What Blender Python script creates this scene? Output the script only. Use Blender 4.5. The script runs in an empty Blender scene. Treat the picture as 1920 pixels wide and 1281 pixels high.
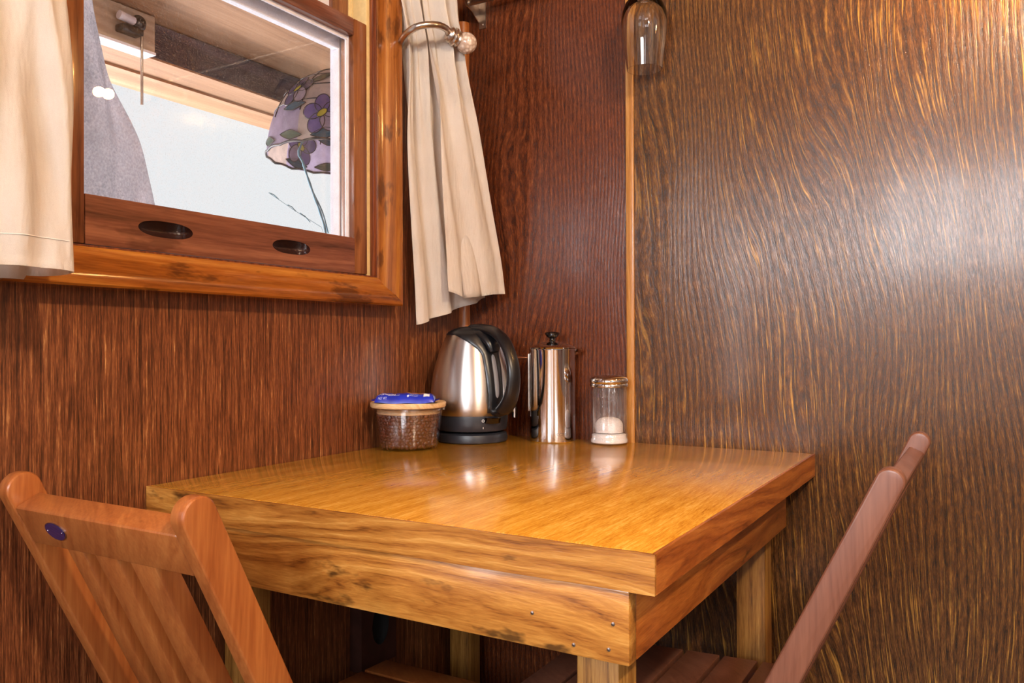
import bpy, bmesh, math, random
from mathutils import Vector, Matrix, noise
random.seed(7)
S = bpy.context.scene
C = S.collection
PI = math.pi

# ------------------------------------------------------------------ camera, sky, exposure
YAW, PITCH, ROLL, FPX = 0.5334, 0.0045, -0.0036, 1520.68
cam_d = bpy.data.cameras.new('camera'); cam = bpy.data.objects.new('camera', cam_d); C.objects.link(cam)
cam_d.sensor_fit = 'HORIZONTAL'; cam_d.sensor_width = 36.0; cam_d.lens = FPX / 1920 * 36.0
cam_d.clip_start = 0.02; cam_d.clip_end = 60
_f = Vector((-math.sin(YAW) * math.cos(PITCH), math.cos(YAW) * math.cos(PITCH), math.sin(PITCH)))
_r0 = Vector((math.cos(YAW), math.sin(YAW), 0)); _u0 = _r0.cross(_f)
_r = _r0 * math.cos(ROLL) + _u0 * math.sin(ROLL); _u = -_r0 * math.sin(ROLL) + _u0 * math.cos(ROLL)
cam.matrix_world = Matrix(((_r.x, _u.x, -_f.x, 1.0706), (_r.y, _u.y, -_f.y, -1.6254), (_r.z, _u.z, -_f.z, 0.959), (0, 0, 0, 1)))
S.camera = cam

S.view_settings.view_transform = 'Standard'; S.view_settings.look = 'None'
S.view_settings.gamma = 1.0; S.view_settings.use_curve_mapping = False
S.view_settings.exposure = 0.25

w = bpy.data.worlds.new('overcast_sky'); S.world = w; w.use_nodes = True
w.node_tree.nodes['Background'].inputs[0].default_value = (0.93, 0.97, 1.0, 1)
w.node_tree.nodes['Background'].inputs[1].default_value = 0.78

def area(name, loc, size, power, col, target):
    l = bpy.data.lights.new(name, 'AREA'); l.shape = 'RECTANGLE'; l.size, l.size_y = size; l.energy = power; l.color = col
    o = bpy.data.objects.new(name, l); C.objects.link(o); o.location = loc
    o.rotation_euler = (Vector(target) - Vector(loc)).to_track_quat('-Z', 'Y').to_euler()
    return o
# daylight that enters by the room's openings (all but the outdoor fill sit just outside an opening)
area('daylight_behind', (1.10, -3.72, 1.66), (1.25, 0.58), 96, (0.93, 0.96, 1.0), (1.1, -1.0, 1.4))
area('daylight_side', (-0.12, -2.62, 1.11), (0.72, 1.0), 34, (1.0, 0.93, 0.93), (1.5, -2.62, 1.11))
area('daylight_door', (2.10, -3.72, 1.15), (0.85, 1.75), 9, (0.97, 0.98, 1.0), (1.2, -1.0, .9))
area('daylight_right', (2.82, -2.35, 1.35), (1.0, 0.8), 8, (1.0, 0.95, 0.9), (0.3, -1.2, 0.9))
area('porch_fill_light', (-1.9, -0.6, 0.9), (1.6, 1.2), 80, (0.95, 0.97, 1.0), (-0.4, -0.4, 1.65))  # added fill lamp out of doors, brightens porch roof and mesh drape
def point(name, loc, power, col, rad):
    l = bpy.data.lights.new(name, 'POINT'); l.energy = power; l.color = col; l.shadow_soft_size = rad
    o = bpy.data.objects.new(name, l); C.objects.link(o); o.location = loc
    return o
point('ceiling_bulb_light', (1.85, -1.55, 2.08), 96, (1.0, 0.79, 0.55), 0.05)

# ------------------------------------------------------------------ materials
def srgb(h):
    v = [int(h[i:i + 2], 16) / 255 for i in (0, 2, 4)]
    return tuple([(c / 12.92 if c <= .04045 else ((c + .055) / 1.055) ** 2.4) for c in v] + [1.0])

class NT:
    def __init__(s, name):
        s.m = bpy.data.materials.new(name); s.m.use_nodes = True
        s.t = s.m.node_tree; s.b = s.t.nodes['Principled BSDF']
    def n(s, kind, **kw):
        o = s.t.nodes.new('ShaderNode' + kind)
        for k, v in kw.items(): setattr(o, k, v)
        return o
    def l(s, a, b): s.t.links.new(a, b)
    def math(s, op, a, b=None, clamp=False):
        o = s.n('Math', operation=op); o.use_clamp = clamp
        for i, v in enumerate((a, b)):
            if v is None: continue
            if isinstance(v, (int, float)): o.inputs[i].default_value = v
            else: s.l(v, o.inputs[i])
        return o.outputs[0]
    def ramp(s, fac, stops):
        o = s.n('ValToRGB'); e = o.color_ramp.elements
        while len(e) < len(stops): e.new(0.5)
        for x, (p, c) in zip(e, stops): x.position = p; x.color = srgb(c) if isinstance(c, str) else c
        s.l(fac, o.inputs[0]); return o.outputs[0]
    def noise(s, vec, scale=1, detail=3, rough=.55, dist=0.0):
        o = s.n('TexNoise'); o.inputs['Scale'].default_value = scale; o.inputs['Detail'].default_value = detail
        o.inputs['Roughness'].default_value = rough; o.inputs['Distortion'].default_value = dist
        s.l(vec, o.inputs['Vector']); return o.outputs[0]
    def mix(s, fac, a, b, blend='MIX'):
        o = s.n('Mix', data_type='RGBA', blend_type=blend)
        for i, v in ((0, fac), (6, a), (7, b)):
            if isinstance(v, (int, float, tuple)): o.inputs[i].default_value = v
            else: s.l(v, o.inputs[i])
        return o.outputs[2]
    def vec(s, x, y, z):
        o = s.n('CombineXYZ')
        for i, v in enumerate((x, y, z)):
            if isinstance(v, (int, float)): o.inputs[i].default_value = v
            else: s.l(v, o.inputs[i])
        return o.outputs[0]
    def bump(s, h, strength=.2, dist=.002):
        o = s.n('Bump'); o.inputs['Strength'].default_value = strength; o.inputs['Distance'].default_value = dist
        s.l(h, o.inputs['Height']); s.l(o.outputs[0], s.b.inputs['Normal'])

def wood(name, axis, stops, warp=.25, freq=60, warp_scale=(1.6, .5), fibre=260, fibre_mix=.5, rough=.3, bump=.15,
         coat=.0, streak=None, stain=None, seed=0.0, bdist=.0015, rvar=.0, tick=.035, midw=.07, rgrain=0.0):
    """Grain runs along `axis`; growth rings are contours of a slow noise field, fibres are fine stretched noise."""
    t = NT(name)
    tc = t.n('TexCoord'); sp = t.n('SeparateXYZ'); t.l(tc.outputs['Object'], sp.inputs[0])
    o = {'x': ('y', 'z'), 'y': ('x', 'z'), 'z': ('x', 'y')}[axis]
    idx = {'x': 0, 'y': 1, 'z': 2}
    a = sp.outputs[idx[o[0]]]; b = sp.outputs[idx[o[1]]]; g = sp.outputs[idx[axis]]
    ws, wg = warp_scale
    slow = t.noise(t.vec(t.math('MULTIPLY', a, ws), t.math('MULTIPLY', b, ws), t.math('ADD', t.math('MULTIPLY', g, wg), seed)), 1, 2, .45)
    mid = t.noise(t.vec(t.math('MULTIPLY', a, ws * 9), t.math('MULTIPLY', b, ws * 9), t.math('MULTIPLY', g, wg * 6)), 1, 2, .5)
    field = t.math('ADD', t.math('ADD', t.math('ADD', a, b), t.math('MULTIPLY', slow, warp)), t.math('MULTIPLY', mid, warp * midw))
    ring = t.math('FRACT', t.math('MULTIPLY', field, freq))
    ring = t.math('ABSOLUTE', t.math('SUBTRACT', ring, .5))              # 0..0.5
    ring = t.math('MULTIPLY', ring, 2)
    fib = t.noise(t.vec(t.math('MULTIPLY', field, fibre), t.math('MULTIPLY', b, fibre * .3), t.math('MULTIPLY', g, fibre * tick)), 1, 3, .65)
    fine = t.noise(t.vec(t.math('MULTIPLY', a, fibre * 3), t.math('MULTIPLY', b, fibre * 3), t.math('MULTIPLY', g, fibre * .15 + fibre * tick * 1.5)), 1, 2, .6)
    f2 = t.math('ADD', t.math('MULTIPLY', fib, .65), t.math('MULTIPLY', fine, .35))
    v = t.math('ADD', t.math('MULTIPLY', ring, 1 - fibre_mix), t.math('MULTIPLY', t.math('MULTIPLY', t.math('SUBTRACT', f2, .5), 3.0), fibre_mix))
    v = t.math('ADD', v, fibre_mix * .5, clamp=True)
    col = t.ramp(v, stops)
    if streak:
        c, lo, hi, sc = streak
        sn = t.noise(t.vec(t.math('MULTIPLY', field, sc * 9), 0.0, t.math('MULTIPLY', g, sc * .22)), 1, 2, .5)
        big = t.noise(t.vec(t.math('MULTIPLY', a, 2.2), t.math('MULTIPLY', b, 2.2), t.math('ADD', t.math('MULTIPLY', g, 1.1), seed + 3.3)), 1, 1, .5)
        k = t.math('MULTIPLY', t.math('MULTIPLY', t.math('SUBTRACT', sn, lo), 1 / (hi - lo), clamp=True), t.math('MULTIPLY', t.math('SUBTRACT', big, .42), 6, clamp=True))
        k = t.math('MULTIPLY', k, t.math('ADD', t.math('MULTIPLY', fib, 2.4), -.55, clamp=True))
        col = t.mix(k, col, srgb(c))
    if stain:
        c, thr, sc, amt = stain
        sn = t.noise(t.vec(t.math('MULTIPLY', a, sc), t.math('MULTIPLY', b, sc), t.math('ADD', t.math('MULTIPLY', g, sc * .35), seed + 7)), 1, 4, .6)
        k = t.math('MULTIPLY', t.math('MULTIPLY', t.math('SUBTRACT', sn, thr), 14, clamp=True), amt)
        col = t.mix(k, col, srgb(c))
    t.l(col, t.b.inputs['Base Color'])
    if rvar:
        rn = t.noise(t.vec(t.math('MULTIPLY', a, 3), t.math('MULTIPLY', b, 3), t.math('MULTIPLY', g, 3)), 1, 3, .5)
        rr_ = t.math('ADD', rough - rvar * .5, t.math('MULTIPLY', rn, rvar))
        if rgrain: rr_ = t.math('ADD', rr_, t.math('MULTIPLY', t.math('SUBTRACT', .5, f2), rgrain * 2), clamp=True)
        t.l(t.math('MAXIMUM', rr_, .08), t.b.inputs['Roughness'])
    else: t.b.inputs['Roughness'].default_value = rough
    t.b.inputs['Coat Weight'].default_value = coat; t.b.inputs['Coat Roughness'].default_value = .12
    t.b.inputs['Specular IOR Level'].default_value = .5
    h = t.math('ADD', t.math('MULTIPLY', f2, .8), t.math('MULTIPLY', ring, .25))
    t.bump(h, bump, bdist)
    return t.m

def plain(name, col, rough=.5, metal=0.0, noise_amt=0.0, nscale=60, bump=0.0, coat=0.0, aniso=None, spec=.5, sheen=0):
    t = NT(name); tc = t.n('TexCoord')
    c = srgb(col)
    if noise_amt:
        v = t.noise(tc.outputs['Object'], nscale, 4, .6)
        lo = tuple([x * (1 - noise_amt) for x in c[:3]] + [1]); hi = tuple([min(1, x * (1 + noise_amt)) for x in c[:3]] + [1])
        t.l(t.ramp(v, [(.3, lo), (.7, hi)]), t.b.inputs['Base Color'])
        if bump: t.bump(v, bump, .001)
    else: t.b.inputs['Base Color'].default_value = c
    t.b.inputs['Roughness'].default_value = rough; t.b.inputs['Metallic'].default_value = metal
    t.b.inputs['Coat Weight'].default_value = coat; t.b.inputs['Specular IOR Level'].default_value = spec
    if sheen: t.b.inputs['Sheen Weight'].default_value = sheen
    return t.m

def glass(name, tint=(1, 1, 1, 1), rough=0.0, dust=0.0, fr=1.45, base=0.0):
    """clear pane: straight-through transparency plus a fresnel reflection, optional dust specks"""
    t = NT(name); t.t.nodes.remove(t.b); out = [n for n in t.t.nodes if n.type == 'OUTPUT_MATERIAL'][0]
    tr = t.n('BsdfTransparent'); tr.inputs[0].default_value = tint
    gl = t.n('BsdfGlossy'); gl.inputs['Roughness'].default_value = rough; gl.inputs['Color'].default_value = (1, 1, 1, 1)
    ge = t.n('NewGeometry'); dt = t.n('VectorMath', operation='DOT_PRODUCT'); t.l(ge.outputs['Normal'], dt.inputs[0]); t.l(ge.outputs['Incoming'], dt.inputs[1])
    fz = t.math('POWER', t.math('SUBTRACT', 1.0, t.math('ABSOLUTE', dt.outputs['Value']), clamp=True), 5.0)
    fz = t.math('ADD', t.math('MULTIPLY', fz, .9), .045)
    m = t.n('MixShader'); t.l(t.math('ADD', fz, base, clamp=True), m.inputs[0]); t.l(tr.outputs[0], m.inputs[1]); t.l(gl.outputs[0], m.inputs[2])
    res = m.outputs[0]
    if dust:
        tc = t.n('TexCoord')
        a = t.noise(tc.outputs['Object'], 420, 2, .6); b = t.noise(tc.outputs['Object'], 9, 3, .6)
        k = t.math('ADD', t.math('MULTIPLY', t.math('MULTIPLY', t.math('SUBTRACT', a, .56), 7, clamp=True), dust), t.math('MULTIPLY', t.math('MULTIPLY', t.math('SUBTRACT', b, .45), 2, clamp=True), dust * .35), clamp=True)
        d = t.n('BsdfDiffuse'); d.inputs[0].default_value = (.85, .85, .9, 1)
        m2 = t.n('MixShader'); t.l(k, m2.inputs[0]); t.l(res, m2.inputs[1]); t.l(d.outputs[0], m2.inputs[2]); res = m2.outputs[0]
    t.l(res, out.inputs[0]); return t.m

def cloth(name, c1, c2, weave=1400, rough=.95, trans=.25):
    t = NT(name); tc = t.n('TexCoord'); sp = t.n('SeparateXYZ'); t.l(tc.outputs['Object'], sp.inputs[0])
    wv = t.noise(t.vec(t.math('MULTIPLY', sp.outputs[0], weave), t.math('MULTIPLY', sp.outputs[1], weave), t.math('MULTIPLY', sp.outputs[2], weave * .8)), 1, 2, .6)
    bl = t.noise(tc.outputs['Object'], 14, 3, .5)
    v = t.math('ADD', t.math('MULTIPLY', wv, .55), t.math('MULTIPLY', bl, .45))
    t.l(t.ramp(v, [(.3, c1), (.7, c2)]), t.b.inputs['Base Color'])
    t.b.inputs['Roughness'].default_value = rough; t.b.inputs['Specular IOR Level'].default_value = .15
    cr_ = t.noise(t.vec(t.math('MULTIPLY', sp.outputs[0], 30), t.math('MULTIPLY', sp.outputs[1], 30), t.math('MULTIPLY', sp.outputs[2], 9)), 1, 3, .55)
    t.bump(t.math('ADD', t.math('MULTIPLY', wv, .04), cr_), .55, .012)
    if trans:
        out = [n for n in t.t.nodes if n.type == 'OUTPUT_MATERIAL'][0]
        tl = t.n('BsdfTranslucent'); tl.inputs[0].default_value = srgb(c2)
        m = t.n('MixShader'); m.inputs[0].default_value = trans
        t.l(t.b.outputs[0], m.inputs[1]); t.l(tl.outputs[0], m.inputs[2]); t.l(m.outputs[0], out.inputs[0])
    return t.m

M = {}
M['wall_l'] = wood('left_wall_rosewood_plywood', 'z', [(.0, '28120a'), (.3, '4c2814'), (.58, '744024'), (.82, '965e36'), (1, 'cc9860')], warp=.05, freq=60, warp_scale=(2.2, .25),
                   fibre=380, fibre_mix=.86, rough=.36, bump=.35, coat=.15, rvar=.2, bdist=.0014, tick=.032, midw=.03)
WB = dict(warp=.60, freq=80, warp_scale=(1.7, .55), fibre=420, fibre_mix=.76, rough=.24, bump=.5, coat=.12, rvar=.12, bdist=.0016, rgrain=.22, tick=.085, midw=.035)
M['wall_b'] = wood('back_wall_rosewood_plywood', 'z', [(.0, '191009'), (.28, '332110'), (.55, '59381d'), (.8, '7a5229'), (1, 'a67a3c')], streak=('cc9844', .565, .70, 34), seed=1.7, **WB)
M['wall_b2'] = wood('back_wall_redder_plywood', 'z', [(.0, '1c0c07'), (.28, '3c1c0f'), (.55, '60301a'), (.8, '7e4526'), (1, 'a06436')], seed=5.2, **WB)
M['batten'] = wood('batten_pine', 'z', [(0, '84501e'), (.5, 'ae7838'), (1, 'ca985a')], fibre_mix=.7, warp=.1, rough=.35, coat=.3)
M['corner'] = wood('corner_moulding_wood', 'z', [(0, '7a3a16'), (.5, 'a05c28'), (1, 'bd7a3c')], fibre_mix=.7, warp=.1, rough=.33, coat=.3)
M['case_y'] = wood('casing_wood_lengthwise', 'y', [(0, '5c2c0c'), (.5, '96541c'), (1, 'bc7c32')], fibre_mix=.55, fibre=120, warp=.2, freq=22, rough=.24, coat=.5, bump=.1, stain=('3c1a0a', .57, 22, .7))
M['case_z'] = wood('casing_wood_upright', 'z', [(0, '5c2c0c'), (.5, '8e501c'), (1, 'b0742e')], fibre_mix=.55, fibre=120, warp=.2, freq=22, rough=.24, coat=.5, bump=.1, stain=('3c1a0a', .57, 22, .7))
M['sash_y'] = wood('sash_wood_lengthwise', 'y', [(0, '482416'), (.5, '764430'), (1, '986246')], fibre_mix=.5, fibre=110, warp=.25, freq=18, rough=.27, coat=.4, bump=.08, stain=('3a180c', .6, 18, .5))
M['sash_z'] = wood('sash_wood_upright', 'z', [(0, '4a2412'), (.5, '7e4a2a'), (1, '9e663c')], fibre_mix=.5, fibre=110, warp=.25, freq=18, rough=.27, coat=.4, bump=.08, stain=('3a180c', .6, 18, .5))
M['jamb'] = wood('jamb_dark_wood', 'z', [(0, '3a170a'), (.5, '6a3218'), (1, '8f4d28')], fibre_mix=.6, fibre=110, rough=.35, coat=.3)
M['pale'] = plain('pale_weather_strip', 'd8bd86', .6, noise_amt=.1)
M['white'] = plain('white_painted_frame', 'dcd6dc', .45, noise_amt=.08, nscale=40)
M['oak_top'] = wood('table_top_oak', 'y', [(0, '9c5a10'), (.25, 'c48424'), (.6, 'dca038'), (1, 'f0c064')], warp=.12, freq=22, warp_scale=(2.5, .6), fibre=380, tick=.07, fibre_mix=.8, rough=.20, bump=.22, coat=.55, rvar=.12, bdist=.0009, stain=('8a4812', .66, 9, .35))
M['oak_x'] = wood('table_oak_lengthwise', 'x', [(0, '5e3210'), (.3, '9c6226'), (.65, 'bc823a'), (1, 'd8a458')], warp=.35, freq=34, warp_scale=(5, 1.1), fibre=190, fibre_mix=.55, rough=.34, bump=.28, coat=.25, stain=('2a1508', .61, 24, .8), tick=.06, seed=4.0)
M['oak_y'] = wood('table_oak_crosswise', 'y', [(0, '6a300e'), (.35, '99521e'), (.7, 'b76c2c'), (1, 'c98440')], warp=.35, freq=30, warp_scale=(5, 1.1), fibre=190, fibre_mix=.55, rough=.34, bump=.28, coat=.25, stain=('2a1508', .64, 24, .75), tick=.06, seed=8.0)
M['oak_z'] = wood('table_leg_oak', 'z', [(0, '563612'), (.4, '8e6028'), (.75, 'aa7c3c'), (1, 'c09452')], warp=.15, freq=40, fibre=230, fibre_mix=.7, rough=.45, bump=.3, stain=('3a2410', .66, 30, .6))
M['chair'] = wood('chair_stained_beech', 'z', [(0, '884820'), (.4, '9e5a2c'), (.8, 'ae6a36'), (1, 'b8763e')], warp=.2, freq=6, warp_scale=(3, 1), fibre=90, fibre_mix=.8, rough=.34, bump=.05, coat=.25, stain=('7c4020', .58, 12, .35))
M['chair_shaded'] = wood('chair_shaded_beech', 'z', [(0, '62392a'), (.4, '744836'), (.8, '80523e'), (1, '8a5c46')], warp=.2, freq=6, warp_scale=(3, 1), fibre=90, fibre_mix=.8, rough=.42, bump=.05, coat=.1)  # darker copy of the chair beech, dimmer light on this chair put into the colour
M['bamboo'] = wood('bamboo_lid', 'x', [(0, 'c49a64'), (.5, 'dcb888'), (1, 'e8cca0')], fibre_mix=.8, fibre=200, rough=.5, bump=.08)
M['steel'] = plain('polished_steel', 'd8d6d6', .06, 1.0)
M['nickel'] = plain('brushed_nickel', 'c9bdb2', .28, 1.0)
M['darksteel'] = plain('tarnished_steel', 'b4aca6', .3, 1.0, noise_amt=.2)
M['black'] = plain('black_plastic', '141519', .32, 0, noise_amt=.1)
M['satin'] = plain('black_satin_plastic', '2a2c34', .38, 0, noise_amt=.06)
M['gloss'] = plain('glossy_black', '08080a', .1, 0, coat=.6)
M['whitemark'] = plain('white_print', 'e8e8ea', .6)
M['copper'] = plain('copper_rod', 'd09a80', .2, 1.0)
M['blue_oval'] = plain('navy_oval_plate', '121a5c', .18, 0, coat=.8)
M['silver_rim'] = plain('silver_rim', 'b0a8b4', .25, 1.0)
M['bean'] = plain('roasted_coffee_bean', '5a3020', .34, 0, noise_amt=.35, nscale=90, coat=.2)
M['sugar'] = plain('white_sugar', 'f2eeec', .9, 0, noise_amt=.05, nscale=500, bump=.5)
M['wrap'] = plain('blue_wrapper', '1a2fb4', .3, 0, noise_amt=.25, nscale=30, bump=.4, coat=.4)
M['navy'] = plain('navy_lettering', '0a1450', .4)
M['orange'] = plain('orange_print', 'd99a3c', .5)
M['palep'] = plain('pale_print', 'c8d4f4', .5)
M['curtain'] = cloth('cream_curtain_cotton', 'eadfd4', 'faf2ea', trans=.05)
M['drape'] = cloth('grey_woven_mesh', '38353c', 'c6c0c8', weave=300, trans=.35)
M['floor'] = wood('dark_floor_boards', 'y', [(0, '120a06'), (.5, '1e120c'), (1, '2a1a12')], rough=.6, bump=.2)
M['ceil'] = wood('ceiling_boards', 'y', [(0, '7a5030'), (.5, '9a6c44'), (1, 'b08050')], rough=.6, bump=.1)
M['roomwall'] = wood('room_wall_panel', 'z', [(0, '8a7f78'), (.5, '968b84'), (1, 'a2978f')], rough=.45, bump=.2)
M['porch'] = wood('porch_board_wood', 'y', [(0, '8e6446'), (.5, 'a87a58'), (1, 'be9270')], warp=.2, freq=8, fibre=60, fibre_mix=.6, rough=.7, bump=.2, stain=('8c6448', .6, 8, .5))
M['beam'] = wood('beam_painted_shade', 'y', [(0, '2c2430'), (.5, '4a4048'), (1, '6e6270')], warp=.3, freq=12, fibre=70, rough=.8, bump=.4)  # dark tones paint in the shade on the beam's inner face
M['block'] = wood('tan_block_wood', 'y', [(0, 'a48c74'), (.5, 'b8a088'), (1, 'd0bca4')], fibre=60, rough=.7)
M['darkbox'] = plain('dark_brown_box', '3a1f18', .45, 0, noise_amt=.3, nscale=25)
M['lead'] = plain('lead_came', '2c2428', .5, .4)
M['glass'] = glass('window_glass', dust=.10)
M['ware'] = glass('clear_glassware', (.97, .97, .98, 1), fr=1.5, base=.06, dust=.22)
M['jar'] = glass('container_glass', (.93, .93, .95, 1), fr=1.5, base=.03)
M['stem'] = plain('grey_blue_vine', '6a92a4', .7, noise_amt=.3)

def stained(name, c):
    t = NT(name); tc = t.n('TexCoord'); v = t.noise(tc.outputs['Object'], 40, 3, .6)
    col = srgb(c); lo = tuple([x * .75 for x in col[:3]] + [1])
    cc = t.ramp(v, [(.3, lo), (.7, col)]); t.l(cc, t.b.inputs['Base Color']); t.b.inputs['Roughness'].default_value = .25
    out = [n for n in t.t.nodes if n.type == 'OUTPUT_MATERIAL'][0]
    tl = t.n('BsdfTranslucent'); t.l(cc, tl.inputs[0]); m = t.n('MixShader'); m.inputs[0].default_value = .55
    t.l(t.b.outputs[0], m.inputs[1]); t.l(tl.outputs[0], m.inputs[2]); t.l(m.outputs[0], out.inputs[0])
    return t.m
M['sg_cream'] = stained('stained_glass_cream', 'd8c4bc'); M['sg_purple'] = stained('stained_glass_purple', '8a78bc')
M['sg_plum'] = stained('stained_glass_plum', '6e628c'); M['sg_lilac'] = stained('stained_glass_lilac', 'c4b4cc')
M['sg_green'] = stained('stained_glass_green', '5a6e60'); M['sg_teal'] = stained('stained_glass_teal', '3c6a84'); M['sg_yellow'] = stained('stained_glass_yellow', 'e8dc50')

def emis(name, col, s):
    t = NT(name); t.b.inputs['Emission Color'].default_value = srgb(col); t.b.inputs['Emission Strength'].default_value = s
    t.b.inputs['Base Color'].default_value = (0, 0, 0, 1); return t.m
M['bulb'] = emis('warm_bulb', 'ffc070', 520)

# ------------------------------------------------------------------ mesh helpers
def box(bm, a, b):
    x0, y0, z0 = a; x1, y1, z1 = b
    v = [bm.verts.new(p) for p in ((x0, y0, z0), (x1, y0, z0), (x1, y1, z0), (x0, y1, z0), (x0, y0, z1), (x1, y0, z1), (x1, y1, z1), (x0, y1, z1))]
    return [bm.faces.new([v[i] for i in f]) for f in ((0, 3, 2, 1), (4, 5, 6, 7), (0, 1, 5, 4), (1, 2, 6, 5), (2, 3, 7, 6), (3, 0, 4, 7))]
def bevel(bm, wd, seg=2, ang=.5):
    bm.normal_update()
    es = [e for e in bm.edges if len(e.link_faces) == 2 and e.calc_face_angle(0) > ang]
    if es: bmesh.ops.bevel(bm, geom=es, offset=wd, segments=seg, profile=.5, affect='EDGES', clamp_overlap=True)
def prism(bm, poly, fn, u0, u1):
    """poly = 2D outline; fn(u, p, q) -> 3D; extruded between u0 and u1"""
    a = [bm.verts.new(fn(u0, *p)) for p in poly]; b = [bm.verts.new(fn(u1, *p)) for p in poly]
    n = len(poly)
    bm.faces.new(a); bm.faces.new(b[::-1])
    for i in range(n): bm.faces.new((a[i], b[i], b[(i + 1) % n], a[(i + 1) % n]))
    bmesh.ops.recalc_face_normals(bm, faces=bm.faces)
def tube(bm, pts, r, n=12, caps=True, flat=1.0, flatdir=None):
    pts = [Vector(p) for p in pts]; rs = r if isinstance(r, (list, tuple)) else [r] * len(pts)
    rings = []; up = None
    for i, p in enumerate(pts):
        d = (pts[min(i + 1, len(pts) - 1)] - pts[max(i - 1, 0)]).normalized()
        if up is None: up = Vector(flatdir) if flatdir else (Vector((0, 0, 1)) if abs(d.z) < .9 else Vector((1, 0, 0)))
        s = d.cross(up).normalized(); t = s.cross(d).normalized(); up = t
        rings.append([bm.verts.new(p + s * math.cos(k * 2 * PI / n) * rs[i] + t * math.sin(k * 2 * PI / n) * rs[i] * flat) for k in range(n)])
    for a, b in zip(rings, rings[1:]):
        for k in range(n): bm.faces.new((a[k], a[(k + 1) % n], b[(k + 1) % n], b[k]))
    if caps: bm.faces.new(rings[0][::-1]); bm.faces.new(rings[-1])
    bmesh.ops.recalc_face_normals(bm, faces=bm.faces)
def lathe(bm, prof, c=(0, 0, 0), n=64, fn=None):
    """prof = [(r, z)]"""
    rings = []
    for r, z in prof:
        if r < 1e-6: rings.append([bm.verts.new((c[0], c[1], c[2] + z))])
        else: rings.append([bm.verts.new((c[0] + (r * (fn(k * 2 * PI / n, z) if fn else 1)) * math.cos(k * 2 * PI / n), c[1] + (r * (fn(k * 2 * PI / n, z) if fn else 1)) * math.sin(k * 2 * PI / n), c[2] + z)) for k in range(n)])
    for a, b in zip(rings, rings[1:]):
        if len(a) == 1 and len(b) == 1: continue
        for k in range(n):
            k2 = (k + 1) % n
            if len(a) == 1: bm.faces.new((a[0], b[k2], b[k]))
            elif len(b) == 1: bm.faces.new((a[k], a[k2], b[0]))
            else: bm.faces.new((a[k], a[k2], b[k2], b[k]))
    bmesh.ops.recalc_face_normals(bm, faces=bm.faces)
def ball(bm, c, r, sc=(1, 1, 1), sub=3):
    res = bmesh.ops.create_icosphere(bm, subdivisions=sub, radius=r)
    for v in res['verts']: v.co = Vector((v.co.x * sc[0], v.co.y * sc[1], v.co.z * sc[2])) + Vector(c)
def grid(bm, fn, nu, nv, closed=False):
    vs = [[bm.verts.new(fn(i / nu, j / nv)) for j in range(nv + 1)] for i in range(nu + (0 if closed else 1))]
    m = len(vs)
    for i in range(m if closed else m - 1):
        for j in range(nv): bm.faces.new((vs[i][j], vs[(i + 1) % m][j], vs[(i + 1) % m][j + 1], vs[i][j + 1]))
    return vs
def spline(pts, n):
    """Catmull-Rom through points"""
    P = [Vector(p) for p in pts]; P = [P[0] * 2 - P[1]] + P + [P[-1] * 2 - P[-2]]; out = []
    segs = len(P) - 3
    for k in range(n + 1):
        t = k / n * segs; i = min(int(t), segs - 1); t -= i; a, b, c, d = P[i:i + 4]
        out.append(.5 * ((2 * b) + (c - a) * t + (2 * a - 5 * b + 4 * c - d) * t * t + (3 * b - a - 3 * c + d) * t ** 3))
    return out

def tag(o, label=None, cat=None, group=None, kind=None):
    if label: o['label'] = label
    if cat: o['category'] = cat
    if group: o['group'] = group
    if kind: o['kind'] = kind
    return o
def empty(name, loc, label=None, cat=None, group=None, kind=None):
    o = bpy.data.objects.new(name, None); C.objects.link(o); o.location = loc; o.empty_display_size = .05
    return tag(o, label, cat, group, kind)
ORG = {}
def mesh(name, bm, mat, parent=None, smooth=None):
    """link bm (world coordinates) as one mesh object; parts keep world coordinates through a local offset"""
    me = bpy.data.meshes.new(name)
    if smooth is not None:
        bm.normal_update()
        for f in bm.faces: f.smooth = True
        for e in bm.edges:
            if len(e.link_faces) == 2 and e.calc_face_angle(0) > smooth: e.smooth = False
    bm.to_mesh(me); bm.free()
    for m in (mat if isinstance(mat, list) else [mat]): me.materials.append(m)
    o = bpy.data.objects.new(name, me); C.objects.link(o)
    if parent is not None:
        o.parent = parent
        o.location = -Vector(ORG.get(parent.name, parent.location)) if parent.type == 'EMPTY' else (0, 0, 0)
    return o
def rebase(o, loc=None):
    """put a single-mesh thing's origin at its base"""
    me = o.data; xs = [v.co for v in me.vertices]
    if loc is None:
        loc = Vector(((min(v.x for v in xs) + max(v.x for v in xs)) / 2, (min(v.y for v in xs) + max(v.y for v in xs)) / 2, min(v.z for v in xs)))
    loc = Vector(loc)
    for v in me.vertices: v.co -= loc
    o.location = loc; return o
def carve(o, cutter_bm, mat):
    """boolean difference, evaluated and written back as plain mesh"""
    me = bpy.data.meshes.new('cut'); cutter_bm.to_mesh(me); cutter_bm.free(); me.materials.append(mat)
    c = bpy.data.objects.new('cut', me); C.objects.link(c); c.location = o.matrix_basis.translation
    if o.parent: c.parent = o.parent; c.location = o.location
    md = o.modifiers.new('b', 'BOOLEAN'); md.object = c; md.operation = 'DIFFERENCE'; md.solver = 'EXACT'
    md.material_mode = 'TRANSFER'
    bpy.context.view_layer.update()
    dg = bpy.context.evaluated_depsgraph_get()
    nm = bpy.data.meshes.new_from_object(o.evaluated_get(dg), depsgraph=dg)
    o.modifiers.clear(); old = o.data; o.data = nm; bpy.data.objects.remove(c); bpy.data.meshes.remove(me)
def one(fn, *a, **k):
    bm = bmesh.new(); fn(bm, *a, **k); return bm
def struct(o): o['kind'] = 'structure'; return o

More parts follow.
